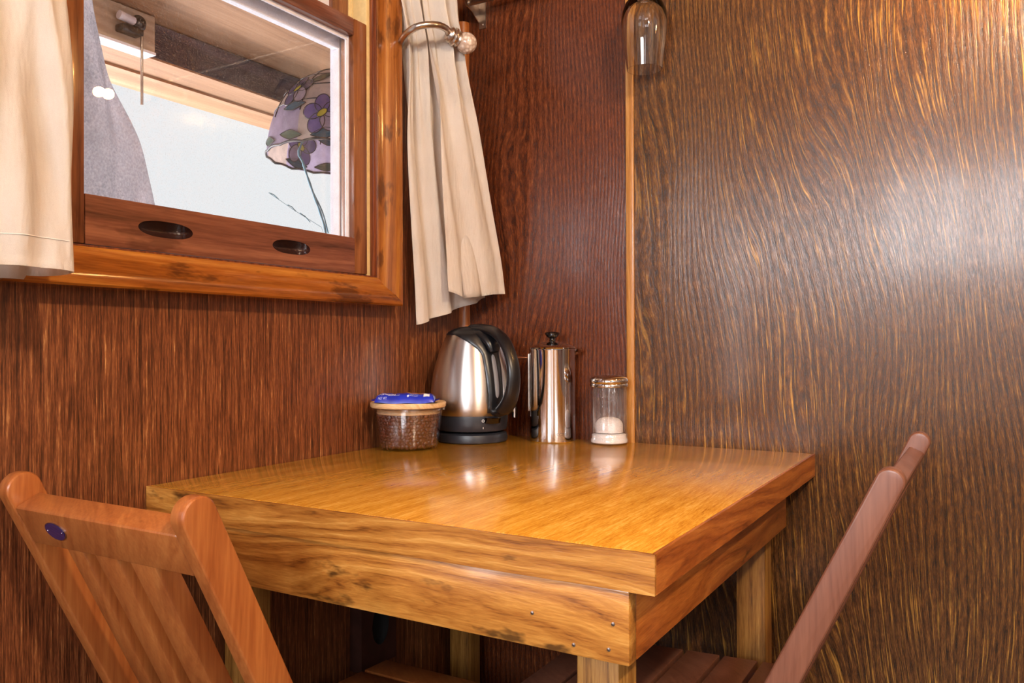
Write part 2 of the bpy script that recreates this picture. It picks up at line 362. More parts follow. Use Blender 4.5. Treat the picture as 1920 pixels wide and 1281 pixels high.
# ------------------------------------------------------------------ room shell
WX = -0.025                               # inner face of the left wall
XR, YF, ZC = 2.7, -3.6, 2.35
OY0, OY1, OZ0, OZ1 = -1.03, -0.335, 1.085, 2.0      # opening of window_1
bm = bmesh.new()
T = .10
def wallbox(bm, y0, y1, z0, z1): box(bm, (WX - T, y0, z0), (WX, y1, z1))
W2 = (-3.0, -2.25, .60, 1.62)
wallbox(bm, YF, W2[0], 0, ZC); wallbox(bm, W2[0], W2[1], 0, W2[2]); wallbox(bm, W2[0], W2[1], W2[3], ZC)
wallbox(bm, W2[1], OY0, 0, ZC); wallbox(bm, OY0, OY1, 0, OZ0); wallbox(bm, OY0, OY1, OZ1, ZC); wallbox(bm, OY1, 0.1, 0, ZC)
struct(mesh('wall_left', bm, M['wall_l']))
bm = bmesh.new(); box(bm, (.4075, 0, 0), (XR, .1, ZC)); nf = len(bm.faces); box(bm, (WX, 0, 0), (.4075, .1, ZC)); bm.faces.ensure_lookup_table()
for f in bm.faces[nf:]: f.material_index = 1
struct(mesh('wall_back', bm, [M['wall_b'], M['wall_b2']]))
bm = bmesh.new(); W3 = (-2.95, -1.75, .95, 1.8)
for y0, y1, z0, z1 in ((YF, W3[0], 0, ZC), (W3[1], .1, 0, ZC), (W3[0], W3[1], 0, W3[2]), (W3[0], W3[1], W3[3], ZC)): box(bm, (XR, y0, z0), (XR + T, y1, z1))
struct(mesh('wall_right', bm, M['roomwall']))
bm = bmesh.new(); W4 = (.48, 1.62, 1.36, 1.96)
for x0, x1, z0, z1 in ((WX - T, W4[0], 0, ZC), (W4[1], 1.70, 0, ZC), (2.5, XR + T, 0, ZC), (1.70, 2.5, 0, .25), (1.70, 2.5, 2.03, ZC), (W4[0], W4[1], 0, W4[2]), (W4[0], W4[1], W4[3], ZC)): box(bm, (x0, YF - T, z0), (x1, YF, z1))
struct(mesh('wall_front', bm, M['roomwall']))
struct(mesh('floor', one(box, (WX - T, YF - T, -.08), (XR + T, .1, 0)), M['floor']))
struct(mesh('ceiling', one(box, (WX - T, YF - T, ZC), (XR + T, .1, ZC + .08)), M['ceil']))
# muntins of the unseen windows (they make the striped reflections in the steel)
bm = bmesh.new()
for x in (.48, .72, .98, 1.24, 1.545): box(bm, (x, YF - .06, 1.36), (x + .075, YF - .03, 1.96))
box(bm, (.48, YF - .06, 1.36), (1.62, YF - .03, 1.385)); box(bm, (.48, YF - .06, 1.935), (1.62, YF - .03, 1.96))
struct(mesh('window_2', bm, M['sash_z']))
bm = bmesh.new()
for x in (1.70, 1.93, 2.18, 2.42): box(bm, (x, YF - .06, .25), (x + .08, YF - .03, 2.03))
for z in (.25, 2.0): box(bm, (1.70, YF - .06, z), (2.5, YF - .03, z + .03))
struct(mesh('door_1', bm, M['sash_z']))
bm = bmesh.new()
for y in (-2.95, -2.56, -2.16, -1.775): box(bm, (XR + .03, y, .95), (XR + .06, y + .025, 1.8))
box(bm, (XR + .03, -2.95, .95), (XR + .06, -1.75, .975)); box(bm, (XR + .03, -2.95, 1.775), (XR + .06, -1.75, 1.8))
struct(mesh('window_3', bm, M['sash_z']))
bm = bmesh.new()
for y in (-3.0, -2.275): box(bm, (WX - .06, y, .60), (WX - .03, y + .025, 1.62))
box(bm, (WX - .06, -3.0, .60), (WX - .03, -2.25, .625)); box(bm, (WX - .06, -3.0, 1.595), (WX - .03, -2.25, 1.62))
struct(mesh('window_4', bm, M['sash_z']))

# batten on the back wall, quarter round in the corner
bm = bmesh.new(); box(bm, (.3985, -.007, .0), (.4165, 0, ZC)); bevel(bm, .0025)
struct(mesh('trim_1', bm, M['batten'], smooth=.6))
bm = bmesh.new()
prism(bm, [(WX, 0), (WX, -.019)] + [(WX + .019 * math.sin(a), -.019 * math.cos(a)) for a in [k * PI / 2 / 8 for k in range(1, 8)]] + [(WX + .019, 0)], lambda u, p, q: (p, q, u), 0, 1.735)
struct(mesh('trim_2', bm, M['corner'], smooth=.6))

# ------------------------------------------------------------------ window_1
win = empty('window_1', (WX, -.68, 1.04), kind='structure')
# moulded casing, mitred
yi0, yi1, zi0, zi1 = -1.03, -.345, 1.097, 1.99; W_ = .056
prof = [(0, WX), (0, -.002), (.004, .001), (.012, .002), (.02, .006), (.034, .017), (.046, .022), (.053, .021), (W_, .017), (W_, WX)]   # (offset outwards, x)
def casing_piece(p0, p1, n0):
    """p0,p1 = inner corners (y,z); n0 = outward dir"""
    bm = bmesh.new(); t = (Vector(p1) - Vector(p0)).normalized(); n = Vector(n0)
    a = [bm.verts.new((x, *(Vector(p0) + n * o - t * o))) for o, x in prof]; b = [bm.verts.new((x, *(Vector(p1) + n * o + t * o))) for o, x in prof]
    k = len(prof)
    for i in range(k): bm.faces.new((a[i], a[(i + 1) % k], b[(i + 1) % k], b[i]))
    bm.faces.new(a); bm.faces.new(b); bmesh.ops.recalc_face_normals(bm, faces=bm.faces)
    return bm
mesh('casing', casing_piece((yi0, zi0), (yi1, zi0), (0, -1)), M['case_y'], win, smooth=.6)
mesh('casing', casing_piece((yi1, zi0), (yi1, zi1), (1, 0)), M['case_z'], win, smooth=.6)
mesh('casing', casing_piece((yi0, zi0), (yi0, zi1), (-1, 0)), M['case_z'], win, smooth=.6)
mesh('casing', casing_piece((yi0, zi1), (yi1, zi1), (0, 1)), M['case_y'], win, smooth=.6)
# jamb liners, stops, weather strip
bm = bmesh.new()
box(bm, (-.12, -.3375, 1.09), (-.003, -.329, 1.99)); box(bm, (-.020, -.352, 1.10), (-.006, -.3375, 1.985)); box(bm, (-.020, -.3455, 1.10), (-.0035, -.3375, 1.985))
bevel(bm, .002); mesh('jamb', bm, M['jamb'], win, smooth=.6)
bm = bmesh.new(); box(bm, (-.12, -1.03, 1.09), (-.003, -1.022, 1.99)); box(bm, (-.020, -1.022, 1.10), (-.006, -1.0, 1.985)); bevel(bm, .002); mesh('jamb', bm, M['sash_z'], win, smooth=.6)
mesh('jamb_sill', one(box, (-.12, -1.03, 1.085), (-.004, -.33, 1.1)), M['jamb'], win)
bm = bmesh.new(); box(bm, (-.055, -.3635, 1.10), (-.0145, -.352, 1.985)); bevel(bm, .002); mesh('weather_strip', bm, M['pale'], win, smooth=.6)
# lower sash
SX0, SX1 = -.047, -.012
ls = mesh('lower_sash', one(box, (SX0, -.957, 1.102), (SX1, -.403, 1.172)), [M['sash_y']], win)
cb = bmesh.new()
for yc, wd in ((-.828, .048), (-.570, .046)):
    n0_ = len(cb.verts); ball(cb, (SX1 + .004, yc, 1.1365), 1, (.028, wd, .0125), 4)
    cb.verts.ensure_lookup_table()
    for v in cb.verts[n0_:]:
        q_ = (v.co.y - yc) / wd
        if abs(q_) <= 1.0001: v.co.y = yc + wd * math.copysign(min(1, abs(q_)) ** .72, q_)
carve(ls, cb, plain('dark_lacquered_recess', '38201c', .16, 0, coat=.8))
for p in ls.data.polygons: p.use_smooth = False
bm = bmesh.new(); box(bm, (SX0, -.403, 1.102), (SX1, -.3645, 1.608)); bevel(bm, .0025); mesh('stile', bm, M['sash_z'], ls, smooth=.6)
bm = bmesh.new(); box(bm, (SX0, -1.0, 1.102), (SX1, -.9575, 1.608)); bevel(bm, .0025); mesh('stile', bm, M['sash_z'], ls, smooth=.6)
bm = bmesh.new(); box(bm, (SX0, -.957, 1.574), (SX1, -.403, 1.608)); bevel(bm, .0025); mesh('rail', bm, M['sash_y'], ls, smooth=.6)
mesh('pane', one(box, (-.034, -.957, 1.172), (-.031, -.403, 1.574)), M['glass'], ls)
bm = bmesh.new()
for k, (o, x) in enumerate(((0, -.028), (.004, -.0255))):
    box(bm, (-.031, -.403 - .006 + o * .6, 1.172), (x, -.403 - .003 + o, 1.574))
box(bm, (-.031, -.957, 1.567), (-.0265, -.406, 1.574)); mesh('glazing_bead', bm, M['white'], ls)
# upper sash
us = mesh('upper_sash', one(box, (-.083, -1.0, 1.585), (-.052, -.372, 1.62)), M['sash_y'], win)
bm = bmesh.new(); box(bm, (-.083, -.42, 1.62), (-.052, -.374, 1.98)); bevel(bm, .0025); mesh('stile', bm, M['sash_z'], us, smooth=.6)
bm = bmesh.new(); box(bm, (-.083, -.446, 1.62), (-.062, -.42, 1.98)); mesh('glazing_bead', bm, M['white'], us)
mesh('pane', one(box, (-.071, -1.0, 1.62), (-.068, -.446, 1.98)), M['glass'], us)
bm = bmesh.new(); box(bm, (-.10, -.374, 1.611), (-.052, -.3375, 1.985))
for k in range(3): box(bm, (-.052, -.368 + k * .010, 1.611), (-.049, -.364 + k * .010, 1.985))
mesh('jamb_liner', bm, M['pale'], win)
# outside white storm frame with stepped ridges
bm = bmesh.new()
for x0, x1, yy, zz in ((-.072, -.056, -.399, 1.557), (-.085, -.0725, -.391, 1.5715), (-.100, -.0855, -.3765, 1.580), (-.125, -.1005, -.351, 1.5935)):
    box(bm, (x0, yy, 1.10), (x1, -.3385, 1.66 if x1 < -.09 else 1.584)); box(bm, (x0, -1.02, zz), (x1, yy, 1.66 if x1 < -.09 else 1.584))
bevel(bm, .0012, 1)
mesh('storm_frame', bm, M['white'], win)

# ------------------------------------------------------------------ outside: porch roof and beam
PX1 = -.62
def st(name, bm, m, **k): return struct(mesh(name, bm, m, **k))
bm = bmesh.new(); box(bm, (PX1 - .5, -3, 1.722), (WX - T - .001, 2.5, 1.75))
box(bm, (-.50, -3, 1.7195), (-.16, 2.5, 1.722))
st('porch_ceiling', bm, M['porch'])
bm = bmesh.new(); box(bm, (PX1 - .004, -3, 1.640), (PX1, 2.5, 1.7185)); st('porch_beam_shade_face', bm, M['beam'])  # thin sheet coloured dark for the shaded inner side of the beam
bm = bmesh.new(); box(bm, (PX1 - .125, -3, 1.640), (PX1 - .004, 2.5, 1.7185)); box(bm, (PX1 - .145, -3, 1.634), (PX1 - .125, 2.5, 1.70))
box(bm, (PX1 - .03, -3, 1.635), (PX1 - .004, 2.5, 1.64)); st('porch_beam', bm, M['porch'])

# block with hook hanging under the porch roof
hb = empty('beam_bracket', (-.55, -.47, 1.62), 'tan wooden block under the porch roof with black clamp, white roller and thin dark rod', 'bracket')
bm = bmesh.new(); box(bm, (-.619, -.66, 1.632), (-.585, -.435, 1.7185)); bevel(bm, .002); mesh('block', bm, M['block'], hb)
bm = bmesh.new(); box(bm, (-.617, -.66, 1.626), (-.575, -.44, 1.632)); mesh('pale_strip', bm, M['white'], hb)
bm = bmesh.new(); ball(bm, (-.565, -.492, 1.680), .017, (1, 1, 1.1)); box(bm, (-.585, -.535, 1.652), (-.555, -.484, 1.668)); bevel(bm, .003)
mesh('clamp', bm, M['black'], hb, smooth=.7)
bm = bmesh.new(); tube(bm, [(-.563, -.54, 1.684), (-.563, -.500, 1.680)], .010); mesh('roller', bm, M['white'], hb, smooth=.6)
bm = bmesh.new(); tube(bm, [(-.563, -.4845, 1.66), (-.563, -.4845, 1.50)], .003); mesh('rod', bm, M['darksteel'], hb, smooth=.6)

# grey mesh drape outside the glass
bm = bmesh.new()
edge = spline([(-.862, 1.53), (-.852, 1.475), (-.828, 1.410), (-.806, 1.362), (-.788, 1.322), (-.762, 1.270), (-.744, 1.195), (-.735, 1.10)], 40)
def dr(u, v):
    e = edge[min(40, int(round(v * 40)))]
    y = -1.02 + (e.x + 1.02) * u
    return (-.150 + .012 * math.sin(u * 17 + v * 2.2) * (.6 + .4 * v) - .006 * math.sin(y * 90), y, e.y if True else 0)
grid(bm, dr, 48, 40)
bmesh.ops.solidify(bm, geom=bm.faces[:], thickness=.0015)
o = mesh('mesh_drape', bm, M['drape'], None, smooth=1.2); rebase(o); tag(o, 'grey woven mesh drape hanging outside the left half of the window glass', 'drape')

# stained glass lamp shade under the porch roof
LC = Vector((-.36, -.030, 1.442)); LR = .205; LH = .220
lamp = empty('stained_glass_lamp', (LC.x, LC.y, LC.z), 'stained glass dome lamp shade with purple flowers seen through the window', 'lamp')
def dome(az, t, off=0):
    """az angle, t 0 rim .. 1 top"""
    a = t * PI / 2 * .93
    r = (LR + off) * (math.cos(a) ** .8); z = (LH + off) * math.sin(a)
    return Vector((LC.x + r * math.cos(az), LC.y + r * math.sin(az), LC.z + z))
NA, NR = 12, 5
bm = bmesh.new()
n1, n2 = 120, 40
mats = ['sg_cream', 'sg_lilac', 'sg_purple', 'sg_green', 'sg_teal', 'sg_plum']
vs = grid(bm, lambda u, v: dome(u * 2 * PI, v), n1, n2, True)
rnd = random.Random(3)
cellcol = {}
bm.faces.ensure_lookup_table()
for i, f in enumerate(bm.faces):
    iu, iv = i // n2, i % n2; key = (int((iu + .5) / n1 * NA - .2 + NA) % NA, sum((iv + .5) / n2 > q for q in (.34, .50, .66, .82)))
    if key not in cellcol: cellcol[key] = 1 if (key[1] == 0 and rnd.random() < .6) else 0
    f.material_index = cellcol[key]
bmesh.ops.solidify(bm, geom=bm.faces[:], thickness=.002)
sh = mesh('lamp_shade', bm, [M[k] for k in mats], lamp, smooth=1.0)
# leading: meridians, hoops
bm = bmesh.new()
for k in range(NA): tube(bm, [dome((k + .2) * 2 * PI / NA, .25 + j / 14 * .75, .001) for j in range(15)], .0016, 6)
for t in (.34, .50, .66, .82): tube(bm, [dome(k * 2 * PI / 72, t, .001) for k in range(73)], .0013, 6)
def wav(az): return -.02 * abs(math.sin(az * 9))
tube(bm, [dome(k * 2 * PI / 144, .0 + wav(k * 2 * PI / 144) * -.6, .0015) for k in range(145)], .0030, 8)
# patches: flowers and leaves follow the dome
patches = []
def patch(bmp, lead, az, t, la, lt, rot, pointed=False, n=20, off=.0028):
    pts = []
    for k in range(n):
        a = 2 * PI * k / n; x, y = math.cos(a), math.sin(a)
        if pointed: y *= (1 - abs(x)) ** .45 if abs(x) < 1 else 0
        x, y = x * la, y * lt; X = x * math.cos(rot) - y * math.sin(rot); Y = x * math.sin(rot) + y * math.cos(rot)
        pts.append((az + X / LR, t + Y / (LH * 1.4)))
    for o_ in (off, -off - .001):
        vv = [bmp.verts.new(dome(p, max(.005, q), o_)) for p, q in pts]; c = bmp.verts.new(dome(az, max(.005, t), o_))
        for k in range(n): bmp.faces.new((vv[k], vv[(k + 1) % n], c))
        tube(lead, [dome(p, max(.005, q), o_) for p, q in pts + pts[:1]], .0011, 5, caps=False)
for k in range(6):
    lower = k % 2 == 0; az = math.radians((-66 if lower else -93) + 120 * (k // 2))
    t0 = .20 if lower else .46; m = 'sg_purple' if lower else 'sg_plum'
    fb = bmesh.new()
    for j in range(5):
        a = j * 2 * PI / 5 + .4; n0 = len(fb.faces); patch(fb, bm, az + math.cos(a) * .027 / LR, t0 + math.sin(a) * .027 / (LH * 1.4), .025, .020, a, off=.0028 + .0002 * j)
        fb.faces.ensure_lookup_table()
        for f in fb.faces[n0:]: f.material_index = 1 if j == 4 else 0
    n0 = len(fb.faces); patch(fb, bm, az, t0, .014, .008, .6, off=.0048); fb.faces.ensure_lookup_table()
    for f in fb.faces[n0:]: f.material_index = 2
    bmesh.ops.recalc_face_normals(fb, faces=fb.faces); mesh('flower', fb, [M[m], M['sg_lilac'], M['sg_yellow']], sh)
    for mt, *a in (('sg_green', az + .34, t0 + .12, .042, .013, .45, True), ('sg_teal', az + .05, t0 - .17 if not lower else .05, .038, .012, .1, True),
                   ('sg_green', az - .42, .06, .036, .011, -.12, True)):
        fb = bmesh.new(); patch(fb, bm, *a); bmesh.ops.recalc_face_normals(fb, faces=fb.faces); mesh('leaf', fb, M[mt], sh)
mesh('leading', bm, M['lead'], sh, smooth=1.0)
bm = bmesh.new(); lathe(bm, [(0, .205), (.03, .205), (.03, .215), (.012, .235), (.004, .245), (.004, .2765), (0, .2765)], LC, 24); mesh('lamp_cap', bm, M['lead'], lamp, smooth=.6)
# vine hanging below
bm = bmesh.new()
tube(bm, spline([(-.365, -.045, 1.655), (-.385, -.10, 1.56), (-.40, -.165, 1.45), (-.40, -.154, 1.415), (-.40, -.135, 1.375), (-.40, -.114, 1.335), (-.40, -.095, 1.30), (-.40, -.078, 1.262), (-.40, -.070, 1.22)], 30), [.0022 + .0014 * abs(math.sin(i * .9)) for i in range(31)], 8)
tube(bm, spline([(-.40, -.118, 1.345), (-.398, -.088, 1.30), (-.40, -.066, 1.25)], 12), .002, 6)
tube(bm, spline([(-.40, -.114, 1.337), (-.40, -.104, 1.322), (-.40, -.11, 1.33)], 5), .002, 6)
for (a, b) in (((-.4, -.265, 1.322), (-.4, -.235, 1.312)), ((-.4, -.205, 1.302), (-.4, -.178, 1.290)), ((-.4, -.165, 1.288), (-.4, -.13, 1.270))): tube(bm, [a, ((a[0] + b[0]) / 2, (a[1] + b[1]) / 2, (a[2] + b[2]) / 2 + .003), b], .0012, 5)
tube(bm, [(-.4, -.265, 1.322), (-.4, -.178, 1.290), (-.4, -.09, 1.262), (-.4, -.072, 1.225)], .0006, 5)
o = mesh('hanging_vine', bm, M['stem'], None, smooth=.8); rebase(o); tag(o, 'thin blue-grey vine stem hanging below the stained glass shade outside', 'vine')

# ------------------------------------------------------------------ curtains
def catmull(tab, v):
    """tab = [(v, value...)] -> interpolated tuple, smooth"""
    n = len(tab)
    for i in range(n - 1):
        if v <= tab[i + 1][0] or i == n - 2:
            a, b = tab[i], tab[i + 1]; t = max(0, min(1, (v - a[0]) / (b[0] - a[0])))
            p0 = tab[i - 1] if i else a; p3 = tab[i + 2] if i + 2 < n else b
            out = []
            for k in range(1, len(a)):
                m1 = (b[k] - p0[k]) / max(1e-6, b[0] - p0[0]) * (b[0] - a[0]); m2 = (p3[k] - a[k]) / max(1e-6, p3[0] - a[0]) * (b[0] - a[0])
                t2, t3 = t * t, t ** 3
                out.append((2 * t3 - 3 * t2 + 1) * a[k] + (t3 - 2 * t2 + t) * m1 + (-2 * t3 + 3 * t2) * b[k] + (t3 - t2) * m2)
            return out
cr = empty('tied_curtain', (.05, -.2, 1.0), 'cream cotton curtain gathered by a metal holdback in the room corner', 'curtain')
# rows: z, y_left(x=.03), y_right(x=.08)
rows = [(0, 1.99, -.36, -.16), (.30, 1.75, -.33, -.205), (.40, 1.65, -.300, -.208), (.46, 1.595, -.290, -.190), (.52, 1.54, -.287, -.178), (.65, 1.41, -.283, -.130), (.80, 1.25, -.265, -.086), (.92, 1.13, -.250, -.052), (1.0, 1.045, -.243, -.034)]
def fold(u, v, k):
    """irregular pleats: sharp and many where it is gathered, broad and few at the hem"""
    tight = math.exp(-((v - .47) / .16) ** 2)
    ph = u * 6.28 * 3.1 + k + .9 * math.sin(u * 5 + k) + .5 * math.sin(v * 4 + k)
    a = math.sin(ph) + .45 * math.sin(2.3 * ph + 1.7 * k + v) * (.4 + tight)
    return a * (.0085 + .006 * tight)
def tuckc(u, v, layer):
    z, yl, yr = catmull(rows, v)
    y = yl + (yr - yl) * u
    return .030 + .045 * u + fold(u, v, layer * 2.1), y, z
# back (long) layer: covers full width at left, bottom runs from low left corner up to the right
bm = bmesh.new()
def back_layer(u, v):
    x, y, z = tuckc(u, v, 0)
    zb = 1.003 + .067 * u ** 1.0
    z = zb + (z - 1.045) * (1.99 - zb) / (1.99 - 1.045)
    return (max(x - .012, -.005), y + .004, z)
grid(bm, back_layer, 70, 90); bmesh.ops.solidify(bm, geom=bm.faces[:], thickness=.0015)
mesh('back_fold', bm, M['curtain'], cr, smooth=1.2)
# front layer: begins at one fold, wraps round the right edge as a U
bm = bmesh.new()
def front_layer(u, v):
    s = 1 - u                                       # u=0 right edge back .. goes around
    z, yl, yr = catmull(rows, v)
    wdt = yr - yl
    left = yl + wdt * (.42 - .22 * max(0, min(1, (v - .45) / .5)) * 1.0)
    if u < .86: y = left + (yr - left) * (u / .86); wrap = 0
    else:
        a = (u - .86) / .14; y = yr + .004 * math.sin(a * PI); wrap = a
    uu = (y - yl) / wdt
    x0 = .028 + .05 * uu
    fl = max(0, min(1, (v - .35) / .6))
    x = x0 + .012 + .020 * fl + fold(uu, v, .7) * (1 - .62 * fl) + .005 * math.sin(uu * 9) * fl - (.0 + .03 * fl) * wrap
    zb = 1.073 + .003 * math.sin(uu * 8) - .010 * math.exp(-((uu - .45) / .18) ** 2)
    z = zb + (z - 1.045) * (1.99 - zb) / (1.99 - 1.045)
    return (x, y, z)
grid(bm, front_layer, 80, 90); bmesh.ops.solidify(bm, geom=bm.faces[:], thickness=.0015)
mesh('front_fold', bm, M['curtain'], cr, smooth=1.2)
# inner rolled hem seen below the front layer
bm = bmesh.new()
def roll(u, v):
    y = -.165 + .118 * u; x = .094 + .012 * math.sin(u * 5) - .018 * v
    return (x - .006, y, 1.062 + .012 * u + .14 * v)
grid(bm, roll, 20, 10); bmesh.ops.solidify(bm, geom=bm.faces[:], thickness=.0015)
mesh('inner_fold', bm, M['curtain'], cr, smooth=1.2)

hbk = empty('curtain_holdback', (WX, -.30, 1.58), 'brushed nickel curtain holdback with a crackled glass ball finial', 'curtain holdback')
arm = spline([(WX, -.25, 1.578), (.01, -.285, 1.588), (.05, -.316, 1.592), (.085, -.322, 1.599), (.108, -.298, 1.606), (.112, -.265, 1.609), (.103, -.240, 1.607)], 40)
bm = bmesh.new(); tube(bm, arm, .0072, 16); mesh('arm', bm, M['nickel'], hbk, smooth=.6)
d = (arm[-1] - arm[-3]).normalized()
bm = bmesh.new()
def along(bm, c, d, prof, n=40):
    q = d.to_track_quat('Z', 'Y').to_matrix(); t = bmesh.new(); lathe(t, prof, (0, 0, 0), n)
    for v in t.verts: v.co = q @ v.co + Vector(c)
    me = bpy.data.meshes.new('t'); t.to_mesh(me); t.free(); bm.from_mesh(me); bpy.data.meshes.remove(me)
d2 = Vector((.42, .86, -.24)).normalized(); e0 = Vector(arm[-1])
along(bm, e0, d2, [(0, -.004), (.012, -.004), (.016, 0), (.017, .004), (.013, .006), (.016, .008), (.019, .011), (.019, .014), (.013, .017), (.015, .019), (.017, .022), (.013, .025), (0, .025)])
mesh('collar', bm, M['nickel'], hbk, smooth=.6)
t = NT('crackled_glass'); tc = t.n('TexCoord'); vo = t.n('TexVoronoi'); vo.inputs['Scale'].default_value = 130; t.l(tc.outputs['Object'], vo.inputs['Vector'])
t.l(t.ramp(vo.outputs[0], [(.0, 'f4e6da'), (.6, 'b8a090')]), t.b.inputs['Base Color']); t.b.inputs['Roughness'].default_value = .12; t.b.inputs['Coat Weight'].default_value = .8; t.bump(vo.outputs[0], .5, .003); M['crackle'] = t.m
bm = bmesh.new(); ball(bm, e0 + d2 * .043, .0225); mesh('finial', bm, M['crackle'], hbk, smooth=1.5)

# left curtain: tube-like fold open at the bottom
cl = empty('window_curtain', (.08, -1.12, 1.03), 'cream cotton curtain hanging straight at the near side of the window', 'curtain')
YR = [(0, -1.062), (.45, -1.062), (.62, -1.058), (.8, -1.048), (1.0, -1.046)]
bm = bmesh.new()
def lc(u, v):
    z = 1.99 - v * (1.99 - 1.047)
    yr = catmull(YR, v)[0]
    a = u * PI                                    # u 0: front layer far left ... 1: back layer far left
    fl = .6 + .4 * v
    # front layer sweeps from y=-1.34 to the fold line, then wraps behind
    L = .30
    s = u * 2.0
    if s < 1.25: y = yr - .018 - L * (1.25 - s) / 1.25; x = .128
    elif s < 1.45:
        b = (s - 1.25) / .2 * PI; y = yr - .018 + .018 * math.sin(b); x = .128 - .0475 * fl * (1 - math.cos(b))
    else: y = yr - .018 - L * .9 * (s - 1.45) / .55; x = .128 - .095 * fl
    x += .010 * math.sin((y - .30 * (v - 1)) * 62) * (1 if s < 1.3 else .5) * (1 - .55 * v) + .004 * math.sin(y * 130 + v * 3)
    # the bright diagonal ridge that drifts to the fold at the hem
    ridge = yr - .050 * (1 - v) * 1.6 - .012
    if s < 1.3: x += .020 * math.exp(-((y - ridge) / .008) ** 2) * (1 - .6 * v)
    if s < 1.45: z += .004 * v * math.sin((y + 1.2) * 20)
    else: z -= .004 * v
    return (x, y, z)
grid(bm, lc, 150, 70); bmesh.ops.solidify(bm, geom=bm.faces[:], thickness=.0015)
mesh('panel', bm, M['curtain'], cl, smooth=1.2)
bm = bmesh.new()
def seam(u): 
    return Vector(lc((.35 + .27 * u) * 1.0, .963)) + Vector((.0008, 0, 0))
tube(bm, [seam(k / 40) for k in range(41)], .0005, 5); mesh('hem_stitching', bm, M['curtain'], cl)
bm = bmesh.new(); tube(bm, [(.05, -1.45, 1.97), (.05, -.12, 1.97)], .008)
for y in (-1.42, -.14): tube(bm, [(WX, y, 1.97), (.05, y, 1.97)], .006); lathe(bm, [(0, 0), (.02, 0), (.02, .003)], (WX, y, 1.97), 8)
o = mesh('curtain_rod', bm, M['nickel'], None, smooth=.6); rebase(o); tag(o, 'nickel curtain rod above the window carrying both cream curtains', 'curtain rod')

# ------------------------------------------------------------------ rail and hanging wine glass
rr = empty('glass_rail', (.03, -.02, 1.72), 'round steel rail on a bent bracket high on the back wall beside the corner', 'rail')
bm = bmesh.new(); tube(bm, [(.014, -.04, 1.762), (1.0, -.04, 1.762)], .0075, 20); mesh('rod', bm, M['darksteel'], rr, smooth=.6)
def brk(x):
    bm = bmesh.new(); box(bm, (x, -.0025, 1.712), (x + .019, 0, 1.79))
    prism(bm, [(-.0025, 1.728), (-.03, 1.745), (-.052, 1.75), (-.053, 1.776), (-.02, 1.785), (-.0025, 1.785)], lambda u, p, q: (u, p, q), x - .002, x + .0)
    b = mesh('bracket', bm, M['darksteel'], rr); bm = bmesh.new(); ball(bm, (x + .0105, -.003, 1.721), .0028); mesh('screw', bm, M['steel'], b, smooth=1)
brk(.024); brk(.97)
G = Vector((.464, -.062, 0))
bm = bmesh.new()
outer = [(.0355, 1.521), (.0385, 1.545), (.0425, 1.572), (.0455, 1.598), (.0468, 1.618), (.0450, 1.638), (.0385, 1.656), (.027, 1.668), (.013, 1.6755), (.0055, 1.682), (.0038, 1.694), (.0036, 1.757), (.006, 1.766), (.016, 1.7705), (.034, 1.7715)]
prof = [(0, 1.666), (.012, 1.6645), (.0255, 1.6575), (.0365, 1.647), (.0425, 1.634), (.0449, 1.618), (.0441, 1.598), (.0413, 1.572), (.0375, 1.545), (.0345, 1.521)] + outer + [(.034, 1.7735), (.02, 1.7755), (0, 1.777)]
lathe(bm, prof, G, 56)
def realglass(name, tint=(1, 1, 1, 1), rough=0.0):
    t = NT(name); t.b.inputs['Base Color'].default_value = tint; t.b.inputs['Transmission Weight'].default_value = 1.0; t.b.inputs['IOR'].default_value = 1.47; t.b.inputs['Roughness'].default_value = rough
    return t.m
M['crystal'] = realglass('clear_crystal'); M['thick'] = realglass('thick_clear_glass', (.97, .98, .98, 1))
o = mesh('wine_glass', bm, M['crystal'], None, smooth=.9); rebase(o, (G.x, G.y, 1.521)); tag(o, 'clear stemmed wine glass hanging upside down from the rail on the back wall', 'wine glass')

# ------------------------------------------------------------------ table
TW, TD, TT, TH = .781, .857, .042, .75
tb = empty('dining_table', (.39, -.43, 0), 'worn golden oak table with deep apron pushed into the room corner', 'table')
bm = bmesh.new(); box(bm, (WX + .004, -TD + .004, TH - TT + .001), (TW - .004, -.001, TH)); bevel(bm, .003)
mesh('tabletop', bm, M['oak_top'], tb, smooth=.6)
def worn(bm, amp, seed):
    bmesh.ops.subdivide_edges(bm, edges=[e for e in bm.edges if e.calc_length() > .1], cuts=40, use_grid_fill=True)
    for v in bm.verts:
        nn = noise.noise_vector(Vector((v.co.x * 30, v.co.y * 30, v.co.z * 30 + seed))); v.co += nn * amp
bm = bmesh.new(); box(bm, (WX + .004, -TD, TH - TT), (TW, -TD + .004, TH - .0005)); worn(bm, .0007, 1); mesh('front_edge_band', bm, M['oak_x'], tb)
bm = bmesh.new(); box(bm, (TW - .004, -TD + .0041, TH - TT), (TW - .0002, -.001, TH - .0005)); worn(bm, .0006, 2); mesh('side_edge_band', bm, M['oak_y'], tb)
bm = bmesh.new(); box(bm, (.01, -.8545, .631), (.7525, -.8345, TH - TT)); bevel(bm, .002); mesh('front_apron', bm, M['oak_x'], tb, smooth=.6)
bm = bmesh.new(); box(bm, (.7325, -.8343, .631), (.7525, -.119, TH - TT)); bevel(bm, .002); mesh('side_apron', bm, M['oak_y'], tb, smooth=.6)
bm = bmesh.new(); box(bm, (.06, -.03, .631), (.66, -.01, TH - TT)); mesh('rear_apron', bm, M['oak_x'], tb)
for x0, x1, y0, y1 in ((.683, .7322, -.834, -.784), (.664, .716, -.127, -.076), (-.018, .034, -.716, -.664), (.002, .052, -.10, -.05)):
    bm = bmesh.new(); box(bm, (x0, y0, 0), (x1, y1, TH - TT)); bevel(bm, .002); mesh('leg', bm, M['oak_z'], tb, smooth=.6)
